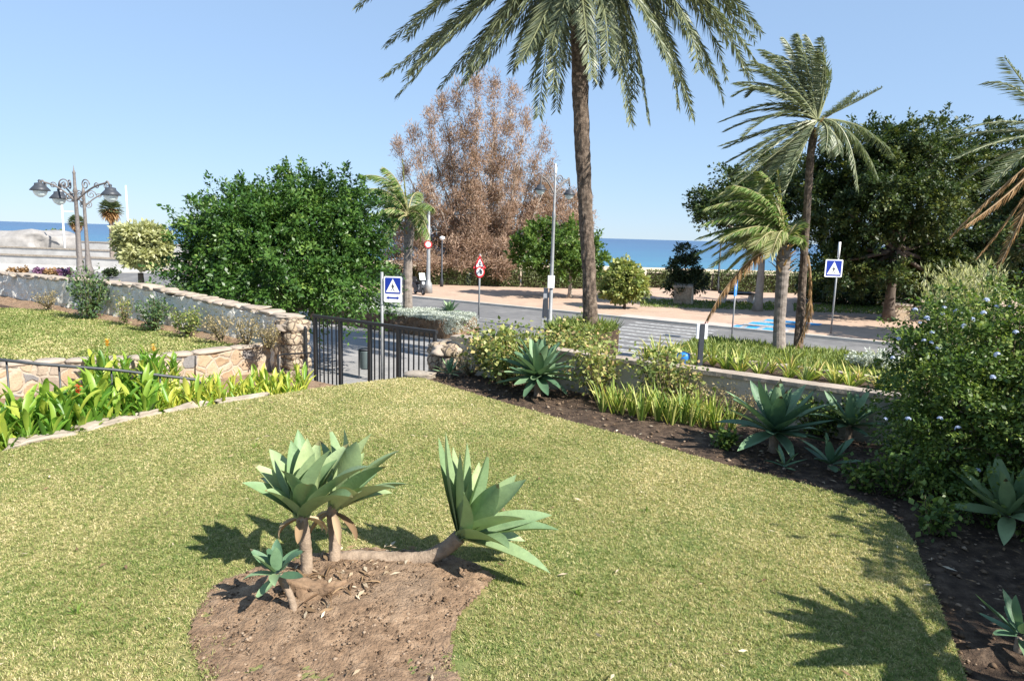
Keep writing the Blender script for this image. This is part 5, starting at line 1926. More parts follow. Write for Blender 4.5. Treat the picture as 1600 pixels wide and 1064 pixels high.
# ================================================================== trees
# pale bush-tree at the left
lobes = [lob(*a) for a in ((222, 372, 34, 22, 46), (205, 385, 24, 22, 46), (245, 378, 22, 22, 46), (225, 400, 30, 18, 45.5), (250, 395, 14, 18, 46), (195, 365, 16, 12, 46.5))]
tb = D(220, 432, 46)
tree('pale_tree', 'small pale yellow-green tree in front of the white promenade', (tb.x, tb.y, 0), 1.4, .2, lobes, 9000, 20, .34, .34, .26, L['pale'], M['bark'], shell=.5, up=.8, extra=0)
# brown dead trees
def plume(px, py0, py1, w, Y, k=5):
    r = []
    for i in range(k):
        f = i / (k - 1)
        r.append(lob(px + random.uniform(-w * .2, w * .2), py0 + (py1 - py0) * f, w * (.45 + .6 * math.sin(PI * (.2 + .7 * f))), abs(py1 - py0) / k * .75, Y + random.uniform(-1.5, 1.5)))
    return r


Yb = 64
lobes = []
LIMBS = []
for (a_, b_, t_, w_) in ((742, 752, 130, 20), (772, 760, 142, 20), (715, 745, 158, 20), (690, 735, 168, 20), (668, 725, 190, 18), (645, 715, 212, 18), (622, 700, 232, 15), (800, 770, 155, 20), (822, 780, 190, 18), (846, 790, 222, 17), (862, 800, 262, 14), (735, 745, 210, 22), (775, 762, 230, 22), (700, 735, 250, 22), (810, 785, 270, 22), (660, 715, 285, 20), (640, 690, 330, 20), (835, 800, 320, 20), (745, 750, 300, 26), (790, 770, 330, 24), (700, 725, 340, 24), (618, 680, 300, 14)):
    limb = []
    LIMBS.append(limb)
    for i_ in range(6):
        f_ = i_ / 5
        lobes.append(lob(b_ + (a_ - b_) * f_ + random.uniform(-3, 3), 415 + (t_ - 415) * f_, w_ * (1.12 - .42 * f_), (415 - t_) / 9, Yb + random.uniform(-1, 1) + 2.6 * math.sin(a_ * .7) * (.4 + f_)))
        limb.append(lobes[-1][0])
tb = D(752, 440, Yb)
tree('dead_conifer', 'huge brown dead feathery tree rising behind the hedge', (tb.x, tb.y, 0), 4.2, .34, lobes, 120000, 24, .40, .36, .07, L['dead'], M['palebark'], shell=.1, up=.2, outw=.2, dirbias=(0, 0, .8), flat=1.6, extra=0, limbs=LIMBS)
lobes = plume(870, 310, 400, 34, Yb + 3, 4) + plume(895, 315, 400, 30, Yb + 4, 4) + plume(845, 290, 400, 26, Yb + 4, 4)
tb = D(882, 440, Yb + 3)
tree('dead_conifer', 'smaller brown dead tree behind the round green tree and the date palm', (tb.x, tb.y, 0), 2.5, .22, lobes, 24000, 26, .46, .36, .075, L['dead'], M['palebark'], shell=.25, up=.2, outw=.2, dirbias=(0, 0, .5), flat=1.3, extra=2)
lobes = plume(622, 330, 430, 26, Yb + 2, 4) + plume(660, 380, 440, 40, Yb - 2, 3) + plume(720, 385, 435, 40, Yb - 1, 3) + plume(780, 385, 430, 40, Yb - 1, 3)
tb = D(690, 442, Yb - 1.5)
tree('dead_conifer', 'low brown dead thicket at the foot of the huge dead tree', (tb.x, tb.y, 0), .8, .16, lobes, 26000, 26, .46, .36, .075, L['dead'], M['palebark'], shell=.25, up=.2, outw=.2, dirbias=(0, 0, .4), flat=1.2, extra=2)
# round bright tree
lobes = [lob(*a) for a in ((862, 375, 45, 28, 52), (835, 395, 36, 28, 52), (895, 385, 40, 32, 52.5), (925, 395, 24, 28, 52), (865, 405, 50, 24, 51.5), (910, 410, 34, 18, 52), (845, 370, 28, 18, 52))]
tb = G(904, 472, 0)
tree('round_tree', 'round bright green tree behind the street lamp and date palm', (D(890, 470, 52).x, 52, 0), 2.3, .14, lobes, 15000, 30, .5, .30, .26, L['bright'], M['palebark'], shell=.6, up=.9, extra=0, dirbias=(0, 0, .25), spray=1.2, sag=0)
# rounded shrub right of the date palm, dark bush by the stone block
lobes = [lob(*a) for a in ((975, 440, 30, 28, 45), (960, 450, 24, 22, 45), (992, 450, 20, 22, 45), (975, 420, 18, 16, 45.5))]
q = D(975, 472, 45)
tree('flowering_shrub', 'rounded reddish green shrub right of the date palm trunk', (q.x, 45, 0), .5, .1, lobes, 6500, 20, .3, .24, .32, L['rose'], M['bark'], cat='shrub', shell=.6, up=.7, extra=0, thi=.95)
lobes = [lob(*a) for a in ((1072, 395, 16, 18, 50), (1068, 420, 24, 22, 50), (1080, 440, 26, 18, 50), (1060, 445, 18, 18, 49.5))]
q = D(1072, 462, 50)
tree('dark_bush', 'dark conical bush behind the stone block', (q.x, 50, 0), .5, .12, lobes, 7000, 20, .3, .24, .2, L['dark'], M['bark'], cat='bush', shell=.55, up=.4, extra=0, thi=.9)
# the dark spreading trees at the right
def canopy(spec, Y):
    return [lob(px, py, rx, ry, Y + dy) for (px, py, rx, ry, dy) in spec]


lobes = canopy(((1370, 235, 60, 35, 0), (1320, 270, 55, 36, 1), (1420, 225, 52, 30, -1), (1460, 265, 55, 40, 1), (1380, 290, 60, 36, -2), (1300, 320, 50, 35, 0), (1440, 320, 60, 36, -2), (1345, 345, 55, 28, -1), (1275, 290, 35, 35, 2), (1400, 205, 22, 12, 0), (1405, 360, 50, 26, 2), (1310, 380, 42, 24, 1), (1470, 372, 40, 26, 0), (1300, 410, 36, 22, -1), (1345, 405, 36, 20, 2), (1430, 405, 42, 22, 1), (1475, 415, 42, 24, 1), (1330, 432, 36, 22, 1), (1385, 428, 30, 18, -2), (1440, 432, 42, 24, 0), (1490, 440, 36, 24, 0)), 43)
tb = G(1390, 503, 0)
tree('spreading_tree', 'large dark spreading tree with yellow-green upper tufts on the right', (D(1388, 500, 42).x, 42, 0), 4.4, .29, lobes, 110000, 80, .8, .22, .28, L['cypress'], M['bark'], shell=.45, up=.9, extra=1, spray=1.3, sag=.2)
lobes = canopy(((1500, 270, 50, 45, 0), (1545, 240, 50, 45, 1), (1570, 310, 60, 55, -1), (1510, 340, 55, 45, 1), (1480, 205, 22, 18, 0), (1555, 390, 60, 36, 0), (1490, 390, 45, 25, 2), (1620, 270, 60, 60, 0), (1630, 370, 60, 45, 0), (1500, 425, 44, 26, 0), (1550, 430, 50, 30, 1), (1610, 430, 50, 36, 0)), 46)
tree('spreading_tree', 'dark spreading tree at the right edge behind the wind-blown palm', (D(1530, 500, 46).x, 46, 0), 4.2, .30, lobes, 56000, 70, .75, .24, .28, L['cypress'], M['bark'], spray=1.3, sag=.2, shell=.5, up=.9, extra=2, thi=.75)
lobes = canopy(((1120, 330, 30, 24, 0), (1105, 315, 26, 20, 1), (1150, 320, 32, 30, 1), (1200, 310, 40, 36, 2), (1170, 350, 40, 26, 0), (1230, 350, 36, 36, 2), (1140, 285, 30, 22, 2), (1215, 270, 36, 30, 3)), 46)
tree('spreading_tree', 'dark tree with a pale leaning trunk behind the short wind-blown palm', (D(1184, 478, 46).x, 46, 0), 3.6, .26, lobes, 28000, 60, .7, .24, .28, L['cypress'], M['palebark'], shell=.55, up=.8, extra=1, thi=.8)
lobes = canopy(((1290, 440, 34, 26, 0), (1330, 430, 34, 26, 1), (1360, 445, 30, 24, -1), (1300, 465, 30, 18, 0), (1440, 440, 36, 30, 0), (1480, 440, 36, 34, 1), (1325, 455, 40, 26, -2), (1370, 460, 34, 24, -1), (1420, 455, 40, 28, 1), (1270, 450, 26, 24, 1)), 54)
tree('scrub_thicket', 'dark scrub thicket in the shade under the spreading trees', (D(1340, 485, 54).x, 54, 0), .8, .14, lobes, 15000, 22, .5, .3, .3, L['cypress'], M['bark'], cat='thicket', shell=.5, up=.6, extra=1, thi=.8)
lobes = canopy(((1640, 300, 60, 50, 0), (1600, 330, 45, 40, 1), (1690, 320, 60, 50, -1), (1650, 370, 60, 40, 1), (1590, 380, 36, 30, -1), (1720, 370, 60, 40, 0), (1660, 260, 50, 36, 0)), 32)
tree('spreading_tree', 'nearest dark spreading tree cut off by the right edge of the picture', (25.8, 32, 0), 4.6, .26, lobes, 30000, 60, .6, .2, .28, L['cypress'], M['bark'], shell=.5, up=.9, extra=1, spray=1.2, sag=.2, thi=.8)
# hedges
def hedge(label, px0, px1, Y, h, seed):
    a, b = D(px0, 440, Y), D(px1, 440, Y)
    t = thing('clipped_hedge', label, 'hedge', (a.x, Y, 0), 'clipped hedges along the promenade')
    mb = MB()
    w = b.x - a.x
    wall_mesh((a.x, Y, 0), (b.x, Y, 0), .55, 0, h * .88, h * .88, .08, .35, seed).build('branches', M['bark'], t)
    m = int(w * 520)
    P = np.stack([RNG.uniform(a.x, b.x, m), Y + RNG.uniform(-.5, .5, m), RNG.uniform(.05, h, m)], 1)
    side = RNG.random(m)
    P[side < .6, 1] = Y - .42 + RNG.normal(size=(side < .6).sum()) * .08
    P[side > .8, 2] = h + RNG.normal(size=(side > .8).sum()) * .07
    V, F = leafquads(P, RNG.normal(size=P.shape) + [0, -.5, .3], RNG.normal(size=P.shape) * .6 + [0, -.4, .8], RNG.uniform(.12, .26, m), .05)
    lf = lowf(P[:, [0, 2]], .8, seed) * .5 + .5
    link('foliage', np_mesh('foliage', V, F, lf * .6 + RNG.random(m) * .4), L['hedge'], t)


hedge('clipped hedge along the promenade left of the round green tree', 585, 812, 62, 1.5, 1)
hedge('clipped hedge behind the round green tree', 815, 985, 62, 1.5, 2)
hedge('short clipped hedge behind the stone block', 1010, 1110, 66, 1.6, 3)
hedge('long clipped hedge in front of the beach on the right', 1113, 1330, 64, 1.8, 4)
hedge('shaded hedge behind the dark spreading trees', 1335, 1640, 66, 2.2, 5)

# ================================================================== street lamps and signs
def lamp_head(t, p, s, glass=True):
    """bell shaped lantern hanging at p, s = bell width"""
    mb = MB()
    mb.lathe(p, [(.05 * s, .42 * s), (.09 * s, .34 * s), (.06 * s, .26 * s), (.26 * s, .22 * s), (.28 * s, .10 * s), (.36 * s, .02 * s), (.52 * s, -.16 * s), (.50 * s, -.19 * s), (.30 * s, -.12 * s)], 16)
    h = mb.build('lantern', M['lampdark'], t, smooth=True)
    mb = MB()
    mb.lathe(p, [(.34 * s, -.14 * s), (.36 * s, -.24 * s), (.28 * s, -.42 * s), (.12 * s, -.54 * s), (.02 * s, -.56 * s)], 14)
    mb.build('lantern_glass', M['glassmilk'], h, smooth=True)


def spiral(c, r, a0, turns, ax, n=22, sgn=1):
    pts = []
    for i in range(n + 1):
        f = i / n
        a = a0 + sgn * turns * 2 * PI * f
        q = r * (1 - .8 * f)
        pts.append(c + ax * (math.cos(a) * q) + Vector((0, 0, 1)) * (math.sin(a) * q))
    return pts


def lamp_arm(mb, top, end, ax, s):
    """curved arm with scrolls from the pole to the hanging point"""
    hx = (end - top).dot(ax)
    sg = 1
    pts = []
    for i in range(15):
        f = i / 14
        z = -.75 * s + 1.0 * s * f + .18 * s * math.sin(f * PI)
        pts.append(top + ax * (hx * (.05 + .83 * f)) + Vector((0, 0, z - .1 * s)))
    last = pts[-1]
    for i in range(1, 9):
        a = PI * .75 * (1 - i / 8) + PI * .0
        pts.append(last + ax * (hx * .12 * (i / 8)) + Vector((0, 0, .16 * s * math.sin(PI * i / 8) - (.45 * s) * (i / 8) ** 2)))
    mb.tube(pts, .055 * s, 6)
    mb.tube(spiral(top + ax * hx * .30 + Vector((0, 0, .05 * s)), .34 * s, 0, 1.6, ax), .035 * s, 5)
    mb.tube(spiral(top + ax * hx * .62 + Vector((0, 0, -.02 * s)), .20 * s, PI, 1.4, ax, sgn=-1), .03 * s, 5)
    mb.tube(spiral(top + ax * hx * .16 + Vector((0, 0, -.75 * s)), .28 * s, PI / 2, 1.5, ax, sgn=-1), .032 * s, 5)
    mb.tube(spiral(top + ax * hx * .86 + Vector((0, 0, -.05 * s)), .15 * s, 0, 1.2, ax), .028 * s, 5)


Yl = 56.0
b = D(127, 436, Yl)
top = D(117, 290, Yl)
t = thing('ornate_street_lamp', 'ornate double grey street lamp with scrolled arms and hanging lanterns at the left', 'street lamp', (b.x, Yl, 0))
top = Vector((b.x, Yl, top.z))
mb = MB()
mb.lathe((b.x, Yl, 0), [(.42, 0), (.42, .5), (.30, .7), (.26, 1.6), (.20, 1.8), (.155, top.z * .6), (.13, top.z - .6), (.2, top.z - .5), (.12, top.z - .2), (.10, top.z + .9), (.13, top.z + 1.0), (.05, top.z + 1.2), (.01, top.z + 1.6)], 12)
mb.build('pole', M['lampgrey'], t, smooth=True)
for (px, py, dy) in ((61, 276, 0), (172, 283, -1.2), (91, 290, 3)):
    e = D(px, py, Yl + dy)
    ax = Vector((e.x - top.x, e.y - top.y, 0)).normalized()
    mb = MB()
    lamp_arm(mb, top, e, ax, 1.35)
    mb.build('arm', M['lampgrey'], t, smooth=True)
    lamp_head(t, e - Vector((0, 0, .85)), 1.45)
t2 = thing('ornate_street_lamp', 'second ornate lamp pole standing just behind the first at the left', 'street lamp', (D(139, 430, 60).x, 60, 0))
x = ROOT[t2.name].x
zt = D(132, 305, 60).z
mb = MB()
mb.lathe((x, 60, 0), [(.40, 0), (.40, .6), (.28, .9), (.24, 1.6), (.18, 2.0), (.14, zt * .6), (.12, zt), (.14, zt + .3), (.02, zt + .9)], 12)
mb.build('pole', M['lampgrey'], t2, smooth=True)
top2 = Vector((x, 60, zt))
for (px, py, dy) in ((95, 300, 3),):
    pass
mb = MB()
for sg in (-1, 1):
    lamp_arm(mb, top2, top2 + Vector((sg * 1.7, .8, .1)), Vector((sg * .9, .42, 0)).normalized(), 1.1)
mb.build('arm', M['lampgrey'], t2, smooth=True)

# street lamp in the middle
b = G(859, 512, 0)
Yc = b.y
t = thing('street_lamp', 'grey street lamp with two bell lanterns left of the date palm trunk', 'street lamp', b)
zt = D(867, 282, Yc).z
mb = MB()
mb.lathe(b, [(.16, 0), (.16, .4), (.10, .5), (.085, zt * .5), (.075, zt * .75), (.10, zt * .76), (.06, zt * .8), (.055, zt + .2), (.02, zt + .3)], 12)
mb.build('pole', M['steel'], t, smooth=True)
mb = MB()
mb.lathe(b, [(.04, zt + .3), (.07, zt + .36), (.07, zt + .62), (.04, zt + .7), (.02, zt + .8)], 10)
mb.build('sensor', M['white'], t, smooth=True)
top = Vector((b.x, Yc, zt))
for (px, py, dy) in ((845, 282, -.3), (890, 290, .8)):
    e = D(px, py, Yc + dy)
    ax = Vector((e.x - top.x, e.y - top.y, 0)).normalized()
    mb = MB()
    lamp_arm(mb, top, e, ax, .78)
    mb.build('arm', M['lampgrey'], t, smooth=True)
    lamp_head(t, e - Vector((0, 0, .36)), .62)
# grey box and white board on its pole
mb = MB()
q = D(860, 440, Yc)
mb.box((b.x - .02, Yc - .12, q.z), (.34, .10, .62))
mb.build('white_board', M['white'], t)
e = thing('control_cabinet', 'dark grey tapered cabinet at the foot of the street lamp', 'cabinet', G(853, 512, 0))
q = ROOT[e.name]
mb = MB()
hh = D(853, 452, q.y).z
mb.box((q.x - .06, q.y + .18, hh / 2), (.34, .3, hh), None, .62)
mb.box((q.x - .06, q.y + .18, hh + .02), (.24, .22, .04))
mb.build('body', M['greypaint'], e)
mb = MB()
mb.box((q.x - .06, q.y + .015, hh * .52), (.2, .012, hh * .5), None, .8)
mb.build('door', M['lampdark'], e)

# black lamp with white top, tall pole with round sign
b = G(690, 448, 0)
t = thing('promenade_lamp', 'slim dark promenade lamp with a white head in front of the dead tree', 'street lamp', b)
zt = D(691, 376, b.y).z
mb = MB()
mb.lathe(b, [(.16, 0), (.14, .6), (.08, .8), (.07, zt)], 10)
mb.build('pole', M['lampdark'], t, smooth=True)
mb = MB()
mb.lathe((b.x, b.y, zt), [(.06, 0), (.2, .12), (.24, .3), (.05, .38)], 12)
mb.build('lamp_head', M['white'], t, smooth=True)
b = G(1121, 455, 0)
t = thing('promenade_lamp', 'dark promenade lamp post against the sea right of the dark bush', 'street lamp', b)
zt = D(1122, 372, b.y).z
mb = MB()
mb.lathe(b, [(.16, 0), (.14, .6), (.09, .8), (.075, zt)], 10)
mb.build('pole', M['lampdark'], t, smooth=True)
mb = MB()
mb.lathe((b.x, b.y, zt), [(.06, 0), (.2, .12), (.24, .3), (.05, .38)], 12)
mb.build('lamp_head', M['lampdark'], t, smooth=True)


def disc(mb, c, r, th, ang, n=28, tint=.5):
    """upright disc facing direction ang (0 = towards -Y)"""
    m = Matrix.Rotation(ang, 3, 'Z') @ Matrix.Rotation(PI / 2, 3, 'X')
    mb.lathe(c, [(r, -th / 2), (r, th / 2)], n, tint, m)


def face(ang, c, pts, off):
    """flat outline in the sign's own plane: x to the right, y up, set off towards the viewer"""
    xr = Vector((math.cos(ang), math.sin(ang), 0))
    nn = Vector((math.sin(ang), -math.cos(ang), 0))
    return [Vector(c) + xr * x + Vector((0, 0, y)) + nn * off for x, y in pts], nn


def plate(t, name, ang, c, pts, off, th, material):
    v, nn = face(ang, c, pts, off)
    mb = MB()
    mb.prism(v, -nn * th)
    return mb.build(name, material, t)


def rrect(w, h, r, n=5):
    p = []
    for (cx, cy, a) in ((w / 2 - r, h / 2 - r, 0), (-w / 2 + r, h / 2 - r, 90), (-w / 2 + r, -h / 2 + r, 180), (w / 2 - r, -h / 2 + r, 270)):
        for i in range(n):
            q = R(a + 90 * i / (n - 1))
            p.append((cx + r * math.cos(q), cy + r * math.sin(q)))
    return p


WALK = [[(-.02, .20), (.02, .20), (.035, .165), (.02, .13), (-.02, .13), (-.035, .165)],               # head
        [(-.035, .12), (.03, .12), (.045, .02), (.03, -.04), (-.03, -.04), (-.04, .03)],               # body
        [(-.03, -.04), (.0, -.04), (-.05, -.13), (-.10, -.22), (-.13, -.21), (-.07, -.11)],           # legs
        [(.0, -.04), (.03, -.04), (.06, -.12), (.11, -.20), (.08, -.22), (.03, -.13)],
        [(-.035, .11), (-.03, .08), (-.09, .02), (-.12, .04)], [(.03, .11), (.1, .04), (.085, .02), (.03, .07)]]


def crossing_sign(label, base, zc, w, h, ang, arrow, side):
    t = thing('crossing_sign', label, 'road sign', base, 'pedestrian crossing signs')
    mb = MB()
    top = zc + h / 2 + .12
    mb.tube([base, Vector((base.x, base.y, top))], .045, 10)
    mb.build('post', M['steel'], t, smooth=True)
    xr = Vector((math.cos(ang), math.sin(ang), 0))
    c = Vector((base.x, base.y, zc)) + xr * side + Vector((math.sin(ang), -math.cos(ang), 0)) * .07
    pl_ = plate(t, 'sign_plate', ang, c, rrect(w, h, .05), .0, .02, M['white'])
    s = w * .86
    cy = (h - w) / 2 if arrow else 0
    mb = MB()
    v, nn = face(ang, c + Vector((0, 0, cy)), rrect(s, s, .03), .003)
    mb.poly(v)
    mb.build('blue_field', M['signblue'], pl_)
    tr = [(-s * .44, -s * .40), (s * .44, -s * .40), (0, s * .44)]
    mb = MB()
    mb.poly(face(ang, c + Vector((0, 0, cy)), tr, .006)[0])
    mb.build('white_triangle', M['white'], pl_)
    mb = MB()
    for q in WALK:
        mb.poly(face(ang, c + Vector((0, 0, cy - s * .10)), [(x * s * 1.15, y * s * 1.15) for x, y in q], .009)[0])
    mb.build('walking_figure', M['black'], pl_)
    if arrow:
        y = -h / 2 + (h - w) * .62
        a = w * .36
        k = w * .05
        mb = MB()
        mb.poly(face(ang, c, [(-a, y), (-a + 2.6 * k, y + 1.9 * k), (-a + 2.6 * k, y + .9 * k), (a - 2.6 * k, y + .9 * k), (a - 2.6 * k, y + 1.9 * k), (a, y), (a - 2.6 * k, y - 1.9 * k), (a - 2.6 * k, y - .9 * k), (-a + 2.6 * k, y - .9 * k), (-a + 2.6 * k, y - 1.9 * k)], .004)[0])
        mb.build('double_arrow', M['signblue'], pl_)
    return t


b = G(597, 598, 0)
zc = D(617, 452, b.y).z
crossing_sign('blue crossing sign with a double arrow below it, beyond the gate', b, zc, .56, .78, -.12, True, .36)
b = G(1298, 521, 0)
zc = D(1291, 419, b.y).z
t = crossing_sign('blue crossing sign on the far pavement under the dark trees', b, zc, .92, .90, .05, False, -.22)
mb = MB()
q = Vector((b.x, b.y, zc + .55))
mb.tube([q, q + Vector((0, 0, .8))], .06, 10)
mb.build('white_beacon', M['white'], t, smooth=True)
# round sign on the tall pole
b = G(669, 458, 0)
t = thing('round_sign', 'tall grey pole with a round red bordered sign left of the dead tree', 'road sign', b)
zt = D(673, 320, b.y).z
mb = MB()
mb.lathe(b, [(.34, 0), (.30, .7), (.2, .9), (.16, 1.1), (.14, 3.0), (.085, zt)], 12)
mb.build('pole', M['steel'], t, smooth=True)
c = Vector((b.x, b.y - .2, D(670, 382, b.y).z))
mb = MB()
disc(mb, c, .30, .03, .1)
s1 = mb.build('red_ring', M['red'], t)
mb = MB()
disc(mb, c + Vector((0, -.02, 0)), .205, .02, .1)
s2 = mb.build('white_field', M['white'], s1)
mb = MB()
mb.poly(face(.1, c, rrect(.17, .055, .02), .034)[0])
mb.build('dark_mark', M['lampdark'], s1)
# triangle and round sign
b = G(748, 497, 0)
t = thing('warning_sign', 'red triangle warning sign above a round red ringed sign on one post', 'road sign', b)
zt = D(749, 400, b.y).z
mb = MB()
mb.tube([b, Vector((b.x, b.y, zt + .1))], .05, 10)
mb.build('post', M['steel'], t, smooth=True)
c = Vector((b.x, b.y - .08, D(749, 412, b.y).z))


def tri(s):
    return [(-s, -s * .62), (s, -s * .62), (0, s * 1.11)]


p1 = plate(t, 'warning_triangle', .6, c, tri(.42), .0, .02, M['red'])
mb = MB()
mb.poly(face(.6, c - Vector((0, 0, .015)), tri(.26), .004)[0])
mb.build('white_field', M['white'], p1)
mb = MB()
mb.poly(face(.6, c, [(-.04, -.12), (.05, -.12), (.05, .02), (.09, .02), (.0, .15), (-.07, .04), (-.03, .03)], .008)[0])
mb.build('dark_mark', M['lampdark'], p1)
c = Vector((b.x, b.y - .08, D(750, 425, b.y).z))
mb = MB()
disc(mb, c, .32, .02, .6)
p2 = mb.build('red_ring', M['red'], t)
mb = MB()
disc(mb, c + Vector((.6, -.8, 0)) * .015, .22, .02, .6)
mb.build('white_field', M['white'], p2)
mb = MB()
mb.poly(face(.6, c, [(.0, -.12), (.14, -.12), (.14, .06), (.08, .13), (.0, .1)], .034)[0])
mb.build('dark_mark', M['lampdark'], p2)
# blue sign on the thin post
b = G(1143, 531, 0)
t = thing('parking_sign', 'thin post with a small blue sign beside the crossing', 'road sign', b)
zt = D(1145, 436, b.y).z
mb = MB()
mb.tube([b, Vector((b.x, b.y, zt))], .04, 8)
mb.build('post', M['steel'], t, smooth=True)
c = Vector((b.x, b.y - .06, D(1145, 446, b.y).z))
p1 = plate(t, 'sign_plate', 1.0, c, rrect(.5, .56, .04), .0, .02, M['lightblue'])
mb = MB()
mb.poly(face(1.0, c, [(-.06, -.16), (.0, -.16), (.0, -.03), (.1, -.01), (.12, .08), (.07, .17), (-.06, .17)], .004)[0])
mb.build('white_mark', M['white'], p1)
c = Vector((b.x, b.y - .06, D(1144, 459, b.y).z))
plate(t, 'lower_plate', 1.0, c, rrect(.46, .2, .03), .0, .02, M['lightblue'])
# dark marker post behind the rose bushes
q = PC(1093, 570, 14.5)
t = thing('marker_post', 'dark post with white side boards standing behind the tall rose bush', 'post', (q.x, q.y, 0))
zt = PC(1093, 506, 14.5).z
mb = MB()
mb.box((q.x, q.y, zt / 2), (.10, .10, zt))
mb.build('post', M['lampdark'], t)
for sg in (-1, 1):
    mb = MB()
    mb.box((q.x + sg * .085, q.y, zt - .16), (.06, .07, .32))
    mb.build('side_board', M['white'], t)
mb = MB()
qq = PC(1068, 556, 14.5)
mb.lathe((qq.x, qq.y, 0), [(.17, 0), (.17, .05), (.13, .1), (.13, qq.z - .1), (.15, qq.z - .08), (.15, qq.z), (.13, qq.z + .06), (.02, qq.z + .1)], 16)
tag(mb.build('blue_bollard', M['lightblue'], loc=(qq.x, qq.y, 0), smooth=True), 'slim blue bollard glimpsed behind the tall rose bush', 'bollard')

# ================================================================== bins, scooter, car, block, table
b = G(571, 592, 0)
t = thing('litter_bin', 'grey slatted litter bin on posts seen through the open part of the gate', 'litter bin', b)
z1 = D(571, 546, b.y).z
for sg in (-1, 1):
    mb = MB()
    mb.tube([b + Vector((sg * .2, 0, 0)), b + Vector((sg * .2, 0, z1))], .022, 6)
    mb.build('post', M['lampdark'], t)
mb = MB()
mb.lathe(b + Vector((0, 0, z1 - .62)), [(.14, 0), (.17, .05), (.18, .55), (.19, .58), (.16, .58), (.15, .3)], 16)
mb.build('bin_body', M['bingreen'], t, smooth=True)
mb = MB()
mb.lathe(b + Vector((0, 0, z1 - .01)), [(.2, 0), (.18, .04), (.03, .06)], 16)
mb.build('lid', M['lampdark'], t, smooth=True)
b = G(732, 446, 0)
t = thing('litter_bin', 'grey round litter bin against the promenade hedge', 'litter bin', b)
mb = MB()
mb.lathe(b, [(.34, 0), (.36, .1), (.36, 1.0), (.3, 1.02)], 16)
mb.build('bin_body', M['bingreen'], t, smooth=True)
mb = MB()
mb.lathe(b + Vector((0, 0, 1.03)), [(.4, 0), (.4, .08), (.2, .16)], 16)
mb.build('lid', M['greypaint'], t, smooth=True)

# parked scooter
b = G(655, 460, 0)
t = thing('parked_scooter', 'dark scooter with a windscreen parked beside the tall sign pole', 'scooter', b)
ang = -1.0
RX = Matrix.Rotation(ang, 3, 'Z')
S = lambda x, y, z: b + RX @ Vector((x, y, z)) * 1.15


def wheel(t, c, r, w, axis, rim=M['steel']):
    m = Matrix.Rotation(math.atan2(axis.y, axis.x), 3, 'Z') @ Matrix.Rotation(PI / 2, 3, 'Y')
    mb = MB()
    mb.lathe(c, [(r * .62, -w / 2), (r * .95, -w / 2), (r, -w * .25), (r, w * .25), (r * .95, w / 2), (r * .62, w / 2)], 20, .5, m)
    wv = mb.build('wheel', M['rubber'], t, smooth=False)
    mb = MB()
    mb.lathe(c, [(.02, -w * .52), (r * .6, -w * .5), (r * .6, w * .5), (.02, w * .52)], 16, .5, m)
    mb.build('rim', rim, wv)


axv = RX @ Vector((0, 1, 0))
wheel(t, S(.62, 0, .24), .27, .12, axv)
wheel(t, S(-.58, 0, .24), .27, .13, axv)
mb = MB()
prof = [(-.85, .42), (-.78, .72), (-.35, .74), (-.12, .60), (-.05, .32), (.28, .28), (.42, .55), (.50, .95), (.60, .95), (.62, .5), (.52, .26), (.3, .18), (-.3, .18), (-.5, .34)]
mb.prism([S(x, -.14, z) for x, z in prof], RX @ Vector((0, .32, 0)))
mb.build('body', M['lampdark'], t)
mb = MB()
mb.prism([S(x, -.15, z) for x, z in [(-.8, .74), (-.75, .86), (-.3, .84), (-.1, .78), (-.12, .72), (-.3, .75)]], RX @ Vector((0, .34, 0)))
mb.build('seat', M['black'], t)
mb = MB()
mb.prism([S(x, -.2, z) for x, z in [(.5, .98), (.53, .98), (.38, 1.42), (.35, 1.42)]], RX @ Vector((0, .46, 0)))
mb.build('windscreen', M['glassmilk'], t)
mb = MB()
mb.tube([S(.42, -.36, 1.04), S(.48, 0, 1.0), S(.42, .36, 1.04)], .025, 6)
mb.build('handlebar', M['black'], t)
mb = MB()
mb.box(S(-.92, 0, .98), (.36, .36, .3), RX)
mb.build('top_box', M['black'], t)
mb = MB()
mb.lathe(S(.62, 0, .78), [(.02, -.04), (.11, -.03), (.11, .03), (.02, .05)], 12, .5, RX @ Matrix.Rotation(PI / 2, 3, 'Y'))
mb.build('headlight', M['white'], t)

# parked car, mostly hidden behind the tree and the sign
b = G(612, 449, 0)
t = thing('parked_car', 'dark blue car parked behind the small palm and crossing sign', 'car', b)
ang = R(-34)
RX = Matrix.Rotation(ang, 3, 'Z')
S = lambda x, y, z: b + RX @ Vector((x, y, z))
mb = MB()
low = [(-2.1, .30), (-2.15, .62), (-2.05, .86), (-1.55, .95), (1.0, .94), (1.75, .84), (2.1, .68), (2.15, .36), (2.0, .26), (-2.0, .26)]
for y0, y1, k in ((-.84, .84, 1),):
    mb.prism([S(x, y0, z) for x, z in low], RX @ Vector((0, y1 - y0, 0)))
mb.build('body', M['carblue'], t)
mb = MB()
gh = [(-1.9, .95), (-1.45, 1.42), (.1, 1.46), (1.0, .95)]
mb.prism([S(x, -.70, z) for x, z in gh], RX @ Vector((0, 1.4, 0)))
mb.build('window', M['darkglass'], t)
mb = MB()
mb.prism([S(x, -.72, z) for x, z in [(-1.62, 1.36), (-1.40, 1.47), (.08, 1.50), (.28, 1.40), (.08, 1.43), (-1.40, 1.40)]], RX @ Vector((0, 1.44, 0)))
mb.build('roof', M['carblue'], t)
for x in (-1.35, 1.35):
    for y in (-.80, .80):
        wheel(t, S(x, y, .31), .31, .2, RX @ Vector((0, 1, 0)))
